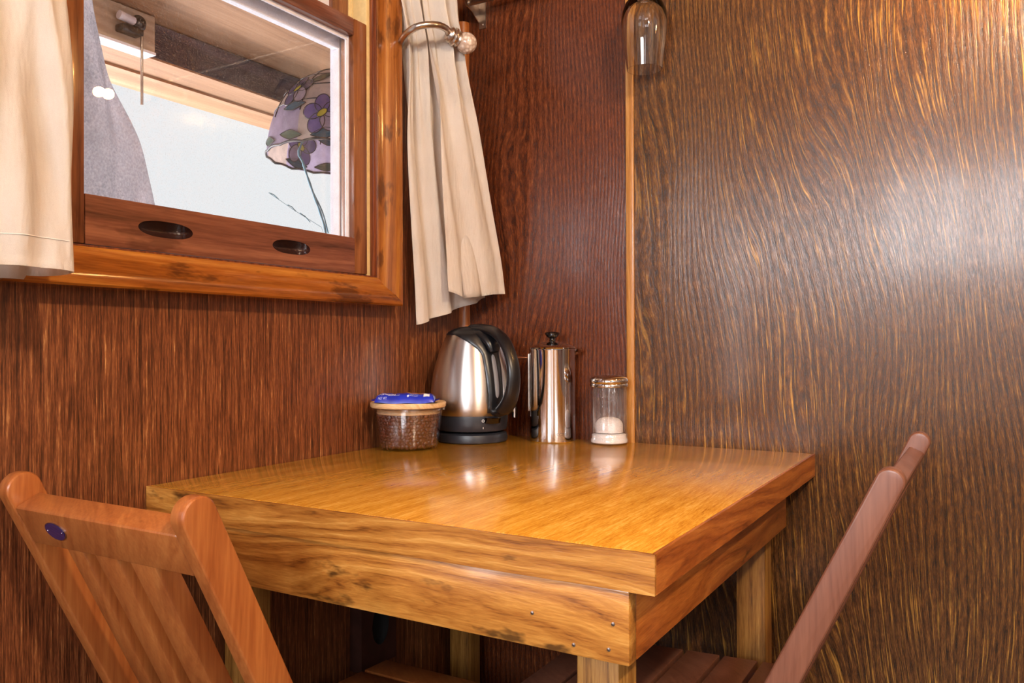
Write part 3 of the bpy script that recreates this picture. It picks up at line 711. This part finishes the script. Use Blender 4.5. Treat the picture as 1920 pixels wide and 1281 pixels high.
for x, z in ((.735, .672), (.730, .645), (.640, .668), (.69, .6425)):
    t_ = bmesh.new(); lathe(t_, [(0, 0), (.0020, 0), (.0020, .0010), (0, .0013)], (0, 0, 0), 12)
    for v in t_.verts: v.co = Vector((x + v.co.x, -.8545 - v.co.z, z + v.co.y))
    mesh('nail_head', t_, M['darksteel'], tb)

# ------------------------------------------------------------------ folding chairs
def chair(name, label, u0, u1, tc, dirv, w, th, mat, fn, seat, slats, plate=None, base=(0, 0, 0)):
    """tc = centre of the post's rounded top in (forward, z); dirv = unit vector down the post; fn(u, f, z) -> world"""
    root = empty(name, base, label, 'chair')
    d = Vector(dirv).normalized(); n = Vector((-d.y, d.x))       # n points forward/up
    tc = Vector(tc); Lg = (tc.y) / -d.y
    def outline(w0, w1):
        pts = [tc + n * (w0 * math.cos(a)) - d * (w0 * .95 * math.sin(a)) for a in [PI * k / 12 for k in range(13)]]
        e = tc + d * Lg
        ext = (w1) * abs(d.x / d.y)
        fr = e + n * w1; fr = fr + d * (fr.y / -d.y); bk = e - n * w1; bk = bk + d * (bk.y / -d.y)
        return pts + [bk, fr]
    for a, b in ((u0, u0 + th), (u1 - th, u1)):
        bm = bmesh.new(); prism(bm, [tuple(p) for p in outline(w[0] / 2, w[1] / 2)], fn, a, b); bevel(bm, .004, 3)
        mesh('back_post', bm, mat, root, smooth=.5)
    ui0, ui1 = u0 + th, u1 - th
    # top rail
    rh, rt = .054, .033 if w[0] > .04 else .024
    p0 = tc - n * (w[0] / 2 - .001) + d * .012
    q = [p0, p0 + d * rh, p0 + d * rh + n * rt * .8, p0 + n * rt]
    bm = bmesh.new(); prism(bm, [tuple(p) for p in q], fn, ui0, ui1); bevel(bm, .004, 3)
    rail = mesh('top_rail', bm, mat, root, smooth=.5)
    # lower rail just above the seat
    ls_ = (tc.y - seat[0] - .05) / -d.y
    p1 = tc - n * (w[0] / 2 - .004) + d * ls_
    bm = bmesh.new(); prism(bm, [tuple(p) for p in (p1, p1 + d * .04, p1 + d * .04 + n * .022, p1 + n * .022)], fn, ui0, ui1); bevel(bm, .003)
    mesh('lower_rail', bm, mat, root, smooth=.5)
    for a, b in slats:
        s0 = tc - n * (w[0] / 2 - .003) + d * (.012 + rh - .001); Ls = ls_ - .012 - rh + .004
        bm = bmesh.new(); prism(bm, [tuple(p) for p in (s0, s0 + d * Ls, s0 + d * Ls + n * (rt * .8 - .002), s0 + n * (rt * .8 - .002))], fn, a, b); bevel(bm, .002)
        mesh('back_slat', bm, mat, root, smooth=.5)
    # seat slats
    zs, f0, f1, ns = seat[0], seat[1], seat[2], seat[3]; zf = seat[4]
    pw = (f1 - f0) / ns
    for k in range(ns):
        a = f0 + k * pw; b = a + pw - .008
        za = zs + (zf - zs) * k / ns; zb = zs + (zf - zs) * (k + .85) / ns
        bm = bmesh.new(); prism(bm, [(a, za - .014), (b, zb - .014), (b, zb), (a, za)], fn, ui0 + .001, ui1 - .001); bevel(bm, .002)
        mesh('seat_slat', bm, mat, root, smooth=.5)
    for a, b in ((ui0 + .004, ui0 + .022), (ui1 - .022, ui1 - .004)):
        bm = bmesh.new(); prism(bm, [(f0 + .01, zs - .045), (f1 - .01, zf - .045), (f1 - .01, zf - .0145), (f0 + .01, zs - .0145)], fn, a, b); bevel(bm, .002)
        mesh('seat_rail', bm, mat, root, smooth=.5)
        # crossing rear leg from the seat front down to the back foot
        A = Vector((f1 - .06, zf - .03)); B = Vector((f0 + .02 - .13, 0)); dd = (B - A).normalized(); nn = Vector((-dd.y, dd.x)) * .018
        aa, bb = (a + .019, b + .019) if a < (u0 + u1) / 2 else (a - .019, b - .019)
        bm = bmesh.new(); prism(bm, [tuple(A + nn), tuple(A - nn), tuple(B - nn + Vector((nn.x, 0)) * 0 + Vector((0, 0))), tuple(B + nn)], fn, aa, bb)
        for v in bm.verts: v.co.z = max(0.0, v.co.z)
        mesh('rear_leg', bm, mat, root, smooth=.5)
    if plate:
        bm = bmesh.new(); bm2 = bmesh.new()
        c = p0 + d * .026; uc, ra, rb = plate
        for b_, rr_, o0, o1 in ((bm2, 1.0, .0, .0012), (bm, .93, .0012, .0016)):
            pts = [(uc + ra * rr_ * math.cos(a), rb * rr_ * math.sin(a)) for a in [2 * PI * k / 40 for k in range(40)]]
            lo = [b_.verts.new(fn(x, *(c + d * y - n * o0))) for x, y in pts]; hi = [b_.verts.new(fn(x, *(c + d * y - n * o1))) for x, y in pts]
            b_.faces.new(lo); b_.faces.new(hi[::-1])
            for k in range(40): b_.faces.new((lo[k], lo[(k + 1) % 40], hi[(k + 1) % 40], hi[k]))
            bmesh.ops.recalc_face_normals(b_, faces=b_.faces)
        for du in (-.72, .72):
            t_ = bmesh.new(); ball(t_, fn(uc + ra * du, *(c - n * .0016)), .0011, sub=2); me = bpy.data.meshes.new('t'); t_.to_mesh(me); t_.free(); bm2.from_mesh(me); bpy.data.meshes.remove(me)
        pl = mesh('oval_plate', bm, M['blue_oval'], rail); pl['label'] = 'blue oval plate'
        mesh('plate_rim', bm2, M['silver_rim'], pl)
    return root
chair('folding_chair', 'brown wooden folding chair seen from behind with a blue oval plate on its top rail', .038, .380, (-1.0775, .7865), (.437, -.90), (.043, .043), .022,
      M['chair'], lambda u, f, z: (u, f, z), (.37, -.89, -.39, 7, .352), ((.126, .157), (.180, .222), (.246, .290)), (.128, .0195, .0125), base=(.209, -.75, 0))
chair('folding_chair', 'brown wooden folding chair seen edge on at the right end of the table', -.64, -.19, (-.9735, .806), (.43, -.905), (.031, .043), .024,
      M['chair_shaded'], lambda u, f, z: (-f, u, z), (.42, -.79, -.395, 6, .405), ((-.56, -.51), (-.475, -.425), (-.39, -.34), (-.305, -.255)), None, base=(.75, -.415, 0))

# ------------------------------------------------------------------ dark box on the wall under the table
wb = mesh('wall_box', one(box, (WX, -.405, .315), (WX + .03, -.298, .455)), [M['darkbox']])
cb = bmesh.new(); ball(cb, (WX + .03, -.347, .395), 1, (.024, .026, .040), 3); carve(wb, cb, plain('black_hollow', '0a0808', .9))
rebase(wb); tag(wb, 'dark brown wooden box with an oval hole on the left wall under the table', 'wall box')

# ------------------------------------------------------------------ electric kettle and its base
K = Vector((.089, -.136, .75))
bm = bmesh.new()
lathe(bm, [(0, 0), (.073, 0), (.0765, .002), (.0775, .010), (.0755, .018), (.071, .021), (.060, .0215), (0, .0215)], K, 72)
o = mesh('kettle_base', bm, M['satin'], None, smooth=.6); rebase(o, K); tag(o, 'round black power base under the steel electric kettle', 'kettle base')
kt = empty('electric_kettle', (K.x, K.y, K.z + .022), 'brushed steel electric kettle with a black lid, loop handle and lower band', 'kettle')
HA = math.atan2(-1.6254 + .136, 1.0706 - .089) + math.radians(33)       # handle azimuth, turned right of the viewer
body = [(.0775, .058), (.0835, .062), (.0885, .075), (.0905, .092), (.0905, .108), (.0885, .128), (.0850, .148), (.0800, .168), (.0740, .188), (.0665, .208), (.0585, .226), (.0545, .233)]
def brushed(name):
    t = NT(name); tc = t.n('TexCoord'); sp = t.n('SeparateXYZ'); t.l(tc.outputs['Object'], sp.inputs[0])
    a = t.math('ARCTAN2', t.math('SUBTRACT', sp.outputs[1], K.y), t.math('SUBTRACT', sp.outputs[0], K.x))
    v = t.noise(t.vec(t.math('MULTIPLY', a, 30), t.math('MULTIPLY', sp.outputs[2], 900), 0.0), 1, 3, .6)
    t.b.inputs['Base Color'].default_value = srgb('dedede'); t.b.inputs['Metallic'].default_value = 1
    t.l(t.math('ADD', .27, t.math('MULTIPLY', v, .12)), t.b.inputs['Roughness']); t.bump(v, .04, .0004)
    tg = t.n('Tangent', direction_type='RADIAL', axis='Z'); t.l(tg.outputs[0], t.b.inputs['Tangent']); t.b.inputs['Anisotropic'].default_value = .9; t.b.inputs['Anisotropic Rotation'].default_value = .25
    return t.m
M['brushed'] = brushed('brushed_steel')
bm = bmesh.new(); lathe(bm, body, K, 96); mesh('body', bm, M['brushed'], kt, smooth=1)
bm = bmesh.new(); lathe(bm, [(0, .0235), (.064, .0235), (.0745, .026), (.0765, .032), (.0775, .040), (.0785, .052), (.0780, .0585), (.070, .0588)], K, 96); mesh('lower_band', bm, M['satin'], kt, smooth=.7)
bm = bmesh.new(); lathe(bm, [(.0555, .230), (.0560, .2335), (.052, .238), (.042, .244), (.028, .2485), (.012, .2505), (0, .251)], K, 72); mesh('lid', bm, M['black'], kt, smooth=.8)
# frame helper: (r along handle azimuth, s sideways, z)
ha = Vector((math.cos(HA), math.sin(HA), 0)); hs = Vector((-math.sin(HA), math.cos(HA), 0))
def hk(r, s, z): return K + ha * r + hs * s + Vector((0, 0, z))
def rb(z):
    for (r0, z0), (r1, z1) in zip(body, body[1:]):
        if z0 <= z <= z1: return r0 + (r1 - r0) * (z - z0) / (z1 - z0)
    return body[0][0] if z < body[0][1] else max(.03, body[-1][0] - (z - body[-1][1]) * 1.6)
# black spine panel hugging the body, wide shoulders at top narrowing to the foot
bm = bmesh.new()
def panel(u, v):
    z = .066 + (.236 - .066) * v
    hw = .017 + .006 * v + .055 * max(0, (v - .72) / .28) ** 1.6
    a = (u - .5) * 2 * hw / max(.05, rb(z)); r = rb(z) + .0025 + .0035 * (1 - (2 * u - 1) ** 4)
    return K + Vector((math.cos(HA + a) * r, math.sin(HA + a) * r, z))
grid(bm, panel, 30, 50); bmesh.ops.recalc_face_normals(bm, faces=bm.faces); bmesh.ops.solidify(bm, geom=bm.faces[:], thickness=.004)
pn = mesh('handle_panel', bm, M['black'], kt, smooth=1)
# loop handle
hp = spline([hk(.010, 0, .242), hk(.045, 0, .243), hk(.090, 0, .236), hk(.128, 0, .212), hk(.151, 0, .172), hk(.155, 0, .135), hk(.144, 0, .100), hk(.122, 0, .076), hk(.100, 0, .068), hk(.084, 0, .076)], 60)
rs = []
for i in range(61):
    t_ = i / 60; rs.append(.0215 - .0065 * math.sin(min(1, t_ * 1.25) * PI) if t_ < .8 else .0150)
bm = bmesh.new(); tube(bm, hp, rs, 24, flat=.62, flatdir=tuple(ha)); mesh('handle', bm, M['black'], kt, smooth=1)
# bridge block at top between handle and lid
bm = bmesh.new(); tube(bm, spline([hk(.02, 0, .232), hk(.055, 0, .232), hk(.078, 0, .215), hk(.086, 0, .195)], 20), [.030, .029, .028, .028, .027, .026, .026, .025, .024, .023, .022, .021, .020, .019, .018, .017, .016, .015, .014, .012, .010], 24, flat=.5, flatdir=tuple(ha)); mesh('handle_shoulder', bm, M['black'], kt, smooth=1)
# water window
bm = bmesh.new()
def ww(u, v):
    z = .098 + .092 * v; hw = .0045 * (1 - abs(2 * v - 1) ** 6) ** .5 + .0002
    a = (u - .5) * 2 * hw / rb(z) + .0; r = rb(z) + .0070
    return K + Vector((math.cos(HA + a) * r, math.sin(HA + a) * r, z))
grid(bm, ww, 8, 30); bmesh.ops.recalc_face_normals(bm, faces=bm.faces); bmesh.ops.solidify(bm, geom=bm.faces[:], thickness=.002)
o = mesh('water_window', bm, plain('grey_window_plastic', '8e9096', .25, 0, coat=.5), pn, smooth=1); o['label'] = 'grey clear water level window'
# switch and its marks on the band
def onband(az, z, off=0): 
    r = .0782 + off; return K + Vector((math.cos(az) * r, math.sin(az) * r, z))
bm = bmesh.new()
def swf(u, v): return onband(HA + (u - .5) * .42, .045 + .0115 * v, .0004 + .013 * math.sin(u * PI) ** .5 * (.5 + .5 * v))
grid(bm, swf, 16, 6); bmesh.ops.recalc_face_normals(bm, faces=bm.faces); bmesh.ops.solidify(bm, geom=bm.faces[:], thickness=.003)
mesh('switch', bm, M['gloss'], kt, smooth=1)
SA = HA - .28
bm = bmesh.new(); tube(bm, [onband(SA + .0025 / .078 * math.cos(a), .0495 + .0025 * math.sin(a), .0004) for a in [2 * PI * k / 20 for k in range(21)]], .0006, 6, caps=False)
tube(bm, [onband(SA, .0325, .0004), onband(SA, .0365, .0004)], .0006, 6); mesh('switch_marks', bm, M['whitemark'], kt)

# ------------------------------------------------------------------ french press
Fp = Vector((.2455, -.0555, .75)); FR = .0500
fp = empty('french_press', Fp, 'polished steel french press with a black ball knob and side spout', 'french press')
bm = bmesh.new(); lathe(bm, [(0, .0), (FR - .002, .0), (FR, .002), (FR, .196), (FR + .0008, .1985), (FR + .0008, .2005), (FR - .0015, .2015), (FR - .003, .199), (FR - .003, .19)], Fp, 96); mesh('body', bm, M['steel'], fp, smooth=.7)
bm = bmesh.new(); lathe(bm, [(FR + .0003, .2015), (FR + .001, .2030), (FR - .001, .2045), (.040, .2085), (.026, .2135), (.013, .2165), (.0065, .2175), (0, .2175)], Fp, 96); mesh('lid', bm, M['steel'], fp, smooth=.8)
bm = bmesh.new(); lathe(bm, [(0, .2170), (.0055, .2172), (.0065, .219), (.0055, .221), (.006, .2235), (.0115, .2265), (.0155, .2315), (.0160, .2350), (.014, .2372), (.006, .2382), (0, .2384)], Fp, 40); mesh('knob', bm, M['gloss'], fp, smooth=.8)
vr = Vector((math.cos(.5334), math.sin(.5334), 0))      # towards the picture's right
vf = Vector((math.sin(.5334), -math.cos(.5334), 0))     # towards the viewer
def fpk(a, b, z): return Fp + vr * a + vf * b + Vector((0, 0, z))
bm = bmesh.new()
def sp_(u, v):
    a = (u - .5) * 2; wd = .016 * (1 - v) + .0035 * v
    return fpk(FR - .006 + .022 * v ** .9, a * wd * 1.15, .1995 - .004 * v * 0 - .016 * (1 - a * a) * (1 - v) ** 1.0 - .006 * (1 - a * a) * v + .001 * v)
grid(bm, sp_, 16, 12); bmesh.ops.recalc_face_normals(bm, faces=bm.faces); bmesh.ops.solidify(bm, geom=bm.faces[:], thickness=.001); mesh('spout', bm, M['steel'], fp, smooth=1)
bm = bmesh.new()
tube(bm, [fpk(-FR + .006, -.012, .1815), fpk(-.083, -.040, .1815)], .0034, 16)
h_ = mesh('handle', bm, M['copper'], fp, smooth=.7)
bm = bmesh.new(); tube(bm, [fpk(-.083, -.040, .1865), fpk(-.083, -.040, .048)], .0058, 20); mesh('handle_grip', bm, M['steel'], h_, smooth=.7)
bm = bmesh.new(); box(bm, (-1, -1, -1), (1, 1, 1)); bevel(bm, .2, 2)
for v in bm.verts: v.co = fpk(-FR - .0015 + v.co.x * .0015, .004 + v.co.y * .004, .128 + v.co.z * .062)
mesh('handle_mount', bm, M['darksteel'], h_, smooth=.7)
# engraved lettering near the foot
def text_mesh(s, size, mat, place, name, parent, ext=.0):
    cu = bpy.data.curves.new('t', 'FONT'); cu.body = s; cu.size = size; cu.resolution_u = 3; cu.extrude = ext
    to = bpy.data.objects.new('t', cu); C.objects.link(to); bpy.context.view_layer.update()
    dg = bpy.context.evaluated_depsgraph_get(); me = bpy.data.meshes.new_from_object(to.evaluated_get(dg), depsgraph=dg)
    bpy.data.objects.remove(to); bm = bmesh.new(); bm.from_mesh(me); bpy.data.meshes.remove(me)
    for v in bm.verts: v.co = place(v.co.x, v.co.y)
    return mesh(name, bm, mat, parent)
def wrapr(x, y):
    a = math.atan2(vf.y, vf.x) + .12 + x / FR
    return Fp + Vector((math.cos(a) * (FR + .0003), math.sin(a) * (FR + .0003), .016 + y))
text_mesh('COFFEE', .0085, M['darksteel'], wrapr, 'engraved_lettering', fp)

# ------------------------------------------------------------------ sugar shaker
Q = Vector((.374, -.0425, .75))
sk = empty('sugar_shaker', Q, 'fluted glass sugar shaker with a steel screw lid beside the batten', 'sugar shaker')
def flute(a, z): return 1 - .028 * abs(math.sin(a * 8)) if .02 < z < .118 else 1
bm = bmesh.new()
lathe(bm, [(0, .0), (.036, .0), (.0405, .003), (.0412, .008), (.039, .0125), (.0385, .0145), (.0395, .017), (.0392, .021), (.0365, .024), (.0370, .03), (.0372, .110), (.0365, .117), (.036, .124), (.033, .124), (.0335, .116), (.0338, .03), (.030, .0235), (0, .0225)], Q, 128, flute)
mesh('jar', bm, M['ware'], sk, smooth=.5)
bm = bmesh.new(); lathe(bm, [(0, .0015), (.034, .0015), (.0385, .004), (.0385, .010), (.0365, .0135), (.036, .020), (.032, .0222), (0, .0222)], Q, 64); o = mesh('foot_filling', bm, plain('milky_glass_foot', 'e6e4e4', .15, 0, coat=.6), sk, smooth=.7); o['label'] = 'milky white glass foot'
bm = bmesh.new(); lathe(bm, [(0, .0235), (.0285, .0245), (.0290, .034), (.0285, .042), (.026, .048), (.020, .053), (.010, .0555), (0, .056)], Q, 48)
for v in bm.verts: v.co += noise.noise_vector(v.co * 200) * .0006
o = mesh('sugar', bm, M['sugar'], None, smooth=1); rebase(o); tag(o, 'mound of white sugar inside the fluted glass shaker', 'sugar', kind='stuff')
bm = bmesh.new(); lathe(bm, [(.0375, .1195), (.0400, .1205), (.0408, .1235), (.0400, .1265), (.0392, .1275), (.0402, .129), (.0410, .1325), (.0402, .136), (.0375, .1395), (.030, .1435), (.018, .1458), (0, .1462)], Q, 80); mesh('lid', bm, M['steel'], sk, smooth=.8)

# ------------------------------------------------------------------ glass container with coffee beans
D = Vector((.0545, -.318, .75))
gc = empty('glass_container', D, 'round clear glass container with a bamboo lid full of coffee beans', 'container')
bm = bmesh.new()
lathe(bm, [(0, 0), (.050, 0), (.0565, .003), (.0600, .010), (.0640, .040), (.0675, .068), (.0690, .0785), (.0742, .0800), (.0742, .0845), (.0700, .0850), (.0672, .0845), (.0655, .068), (.0620, .040), (.0580, .011), (.053, .006), (0, .005)], D, 96)
mesh('bowl', bm, M['jar'], gc, smooth=.6)
bm = bmesh.new(); lathe(bm, [(0, .0855), (.0748, .0855), (.0758, .087), (.0760, .0935), (.0750, .0955), (0, .0955)], D, 96)
ld = mesh('lid', bm, M['bamboo'], gc, smooth=.6)
bm = bmesh.new(); lathe(bm, [(0, .0720), (.0625, .0720), (.0632, .0732), (.0632, .0755), (.0615, .0765), (.0605, .0850), (0, .0850)], D, 96); mesh('lid_plug', bm, M['bamboo'], ld, smooth=.6)
bm = bmesh.new(); lathe(bm, [(.0622, .0775), (.0645, .0785), (.0645, .0815), (.0622, .0825)], D, 72); o = mesh('seal_ring', bm, plain('clear_amber_seal', 'b08a5c', .15, 0, coat=.8), ld, smooth=.8); o['label'] = 'translucent seal ring'
# beans: uncountable fill
proto = bmesh.new(); bmesh.ops.create_icosphere(proto, subdivisions=2, radius=1)
for v in proto.verts:
    x, y, z = v.co; zz = z if z > 0 else z * .35
    if z < 0: zz += .22 * math.exp(-(y / .16) ** 2) * 0
    g_ = math.exp(-(y / .15) ** 2) * (.28 if z > .2 else 0)
    v.co = Vector((x * .0062, y * .0043, (zz - g_) * .0036))
pm = bpy.data.meshes.new('bean_p'); proto.to_mesh(pm); proto.free()
bm = bmesh.new(); rb_ = random.Random(11)
def rin(z): return .0575 + (z - .010) * (.0655 - .058) / .058
zz = .0095
while zz < .069:
    r = rin(zz) - .0045; n_ = int(2 * PI * r / .0088)
    for k in range(n_):
        a = 2 * PI * (k + rb_.random() * .5 + (zz * 97 % 1)) / n_
        p = D + Vector((math.cos(a) * (r - rb_.random() * .0025), math.sin(a) * (r - rb_.random() * .0025), zz + rb_.uniform(-.0012, .0012)))
        rot = Matrix.Rotation(a, 4, 'Z') @ Matrix.Rotation(PI / 2, 4, 'Y') @ Matrix.Rotation(rb_.random() * PI, 4, 'Z') @ Matrix.Rotation(rb_.uniform(-.7, .7), 4, 'X')
        st_ = len(bm.verts); bm.from_mesh(pm); bm.verts.ensure_lookup_table()
        for v in bm.verts[st_:]: v.co = rot @ v.co + p
    zz += .0066
lathe(bm, [(0, .0065), (.050, .0065), (.054, .012), (.0585, .050), (.060, .066), (0, .070)], D, 40)
o = mesh('coffee_beans', bm, M['bean'], None, smooth=1.2); rebase(o); tag(o, 'dark roasted coffee beans filling the glass container', 'coffee beans', kind='stuff'); bpy.data.meshes.remove(pm)

# ------------------------------------------------------------------ blue snack packet on the lid
PZ = D.z + .0956
PC = D + vf * .040
def pk(s, t, off=0):
    """s -1..1 along the packet, t -1..1 across (front to back); pillow top surface"""
    e = (1 - abs(s) ** 6) ** .5 if abs(s) < 1 else 0; e2 = (1 - abs(t) ** 3.2) ** .6 if abs(t) < 1 else 0
    h = .0185 * (.25 + .75 * e) * e2 + .0005 * math.sin(s * 23 + t * 4) * e * e2 + .0008 * math.sin(s * 7 + 1) * e
    return s, t, h
def packet(s, t, side=1, off=0):
    _, _, h = pk(s, t)
    wv = .0255 * (1 - .12 * abs(s) ** 4)
    base = PC + vr * (s * .0585 + .0) - vf * (t * wv)
    lift = .0020 * abs(s) ** 3 * (1 if s < 0 else 1.0)
    bend = .0035 + .0
    z = PZ + .0006 + lift + (h if side > 0 else 0) * 1.0
    p = Vector((base.x, base.y, z))
    if off:
        p += Vector((0, 0, off * (1 if t > -.6 else .5))) + vf * off * (1 if t < -.2 else .2)
    return p
bm = bmesh.new()
grid(bm, lambda u, v: packet(u * 2 - 1, v * 2 - 1), 80, 40); grid(bm, lambda u, v: packet(u * 2 - 1, v * 2 - 1, -1), 80, 40)
bmesh.ops.remove_doubles(bm, verts=bm.verts[:], dist=.0002)
# crimped ends
for s_ in (-1, 1):
    def crimp(u, v, s_=s_): 
        return PC + vr * (s_ * (.0575 + .0085 * u)) - vf * ((v - .5) * .042) + Vector((0, 0, .0956 * 0 + .0052 + .0015 * u + .0006 * (int(v * 40) % 2) + (PZ - PC.z)))
    grid(bm, crimp, 4, 40)
bmesh.ops.recalc_face_normals(bm, faces=bm.faces)
sn = mesh('snack_packet', bm, M['wrap'], None, smooth=1.2)
sn_loc = Vector((PC.x, PC.y, PZ)); rebase(sn, sn_loc)
tag(sn, 'blue foil snack packet with white print lying on the bamboo lid', 'snack packet')
def onp(x, y, x0=0, y0=0): 
    # map lettering in metres onto the front slope of the pillow: x along, y up the slope
    s = (x0 + x) / .0585; t = -.985 + (y0 + y) / .0195 * .75
    return packet(max(-.97, min(.97, s)), max(-.985, min(.9, t)), 1, .0006)
def flat_on(name, mat, x0, y0, w_, h_, n=12):
    bm = bmesh.new(); grid(bm, lambda u, v: onp(u * w_, v * h_, x0, y0), n, 6); o = mesh(name, bm, mat, None)
    o.parent = sn; o.location = -sn_loc; return o
def txt(name, s, size, mat, x0, y0):
    o = text_mesh(s, size, mat, lambda x, y: onp(x, y, x0, y0), name, None); o.parent = sn; o.location = -sn_loc
txt('net_weight_print', 'NET WT', .0046, M['palep'], -.0515, .0012)
txt('script_print', 'Almond', .0105, M['whitemark'], -.0515, .0085)
txt('small_print', 'SNACK MIX', .0032, M['palep'], -.026, .0085)
txt('small_print', 'MADE WITH', .0030, M['palep'], .0100, .0092); txt('small_print', 'REAL FOOD', .0030, M['palep'], .0100, .0058)
flat_on('white_label_patch', M['whitemark'], .037, .0055, .0115, .0085)
flat_on('orange_band', M['orange'], .004, .0150, .034, .0040)
bm = bmesh.new(); vv = [bm.verts.new(onp(.0068 + .0022 * math.cos(a), .0062 + .0022 * math.sin(a))) for a in [2 * PI * k / 20 for k in range(20)]]; bm.faces.new(vv)
o = mesh('round_mark', bm, M['palep'], None); o.parent = sn; o.location = -sn_loc

# ------------------------------------------------------------------ lamps of the room (out of the frame, seen only in reflections)
sc = empty('wall_sconce', (1.14, -.002, 1.76), 'round glass wall sconce with two warm bulbs on the back wall', 'lamp')
bm = bmesh.new(); tube(bm, [(1.14, -.001, 1.78), (1.14, -.02, 1.78)], .05, 32); tube(bm, [(1.14, -.02, 1.78), (1.14, -.15, 1.765)], .008); mesh('plate', bm, M['nickel'], sc, smooth=.6)
for x in (1.115, 1.160):
    bm = bmesh.new(); ball(bm, (x, -.165, 1.716 + (x - 1.14) * .3), .015); mesh('bulb', bm, M['bulb'], sc, smooth=2)
bm = bmesh.new(); lathe(bm, [(.0, 2.349), (.05, 2.349), (.05, 2.33), (.01, 2.32), (.01, 2.15), (0, 2.15)], (1.85, -1.55, 0), 24)
cl_ = mesh('ceiling_lamp', bm, M['nickel'], None, smooth=.6); rebase(cl_); tag(cl_, 'nickel pendant lamp hanging from the ceiling behind the viewer', 'lamp')
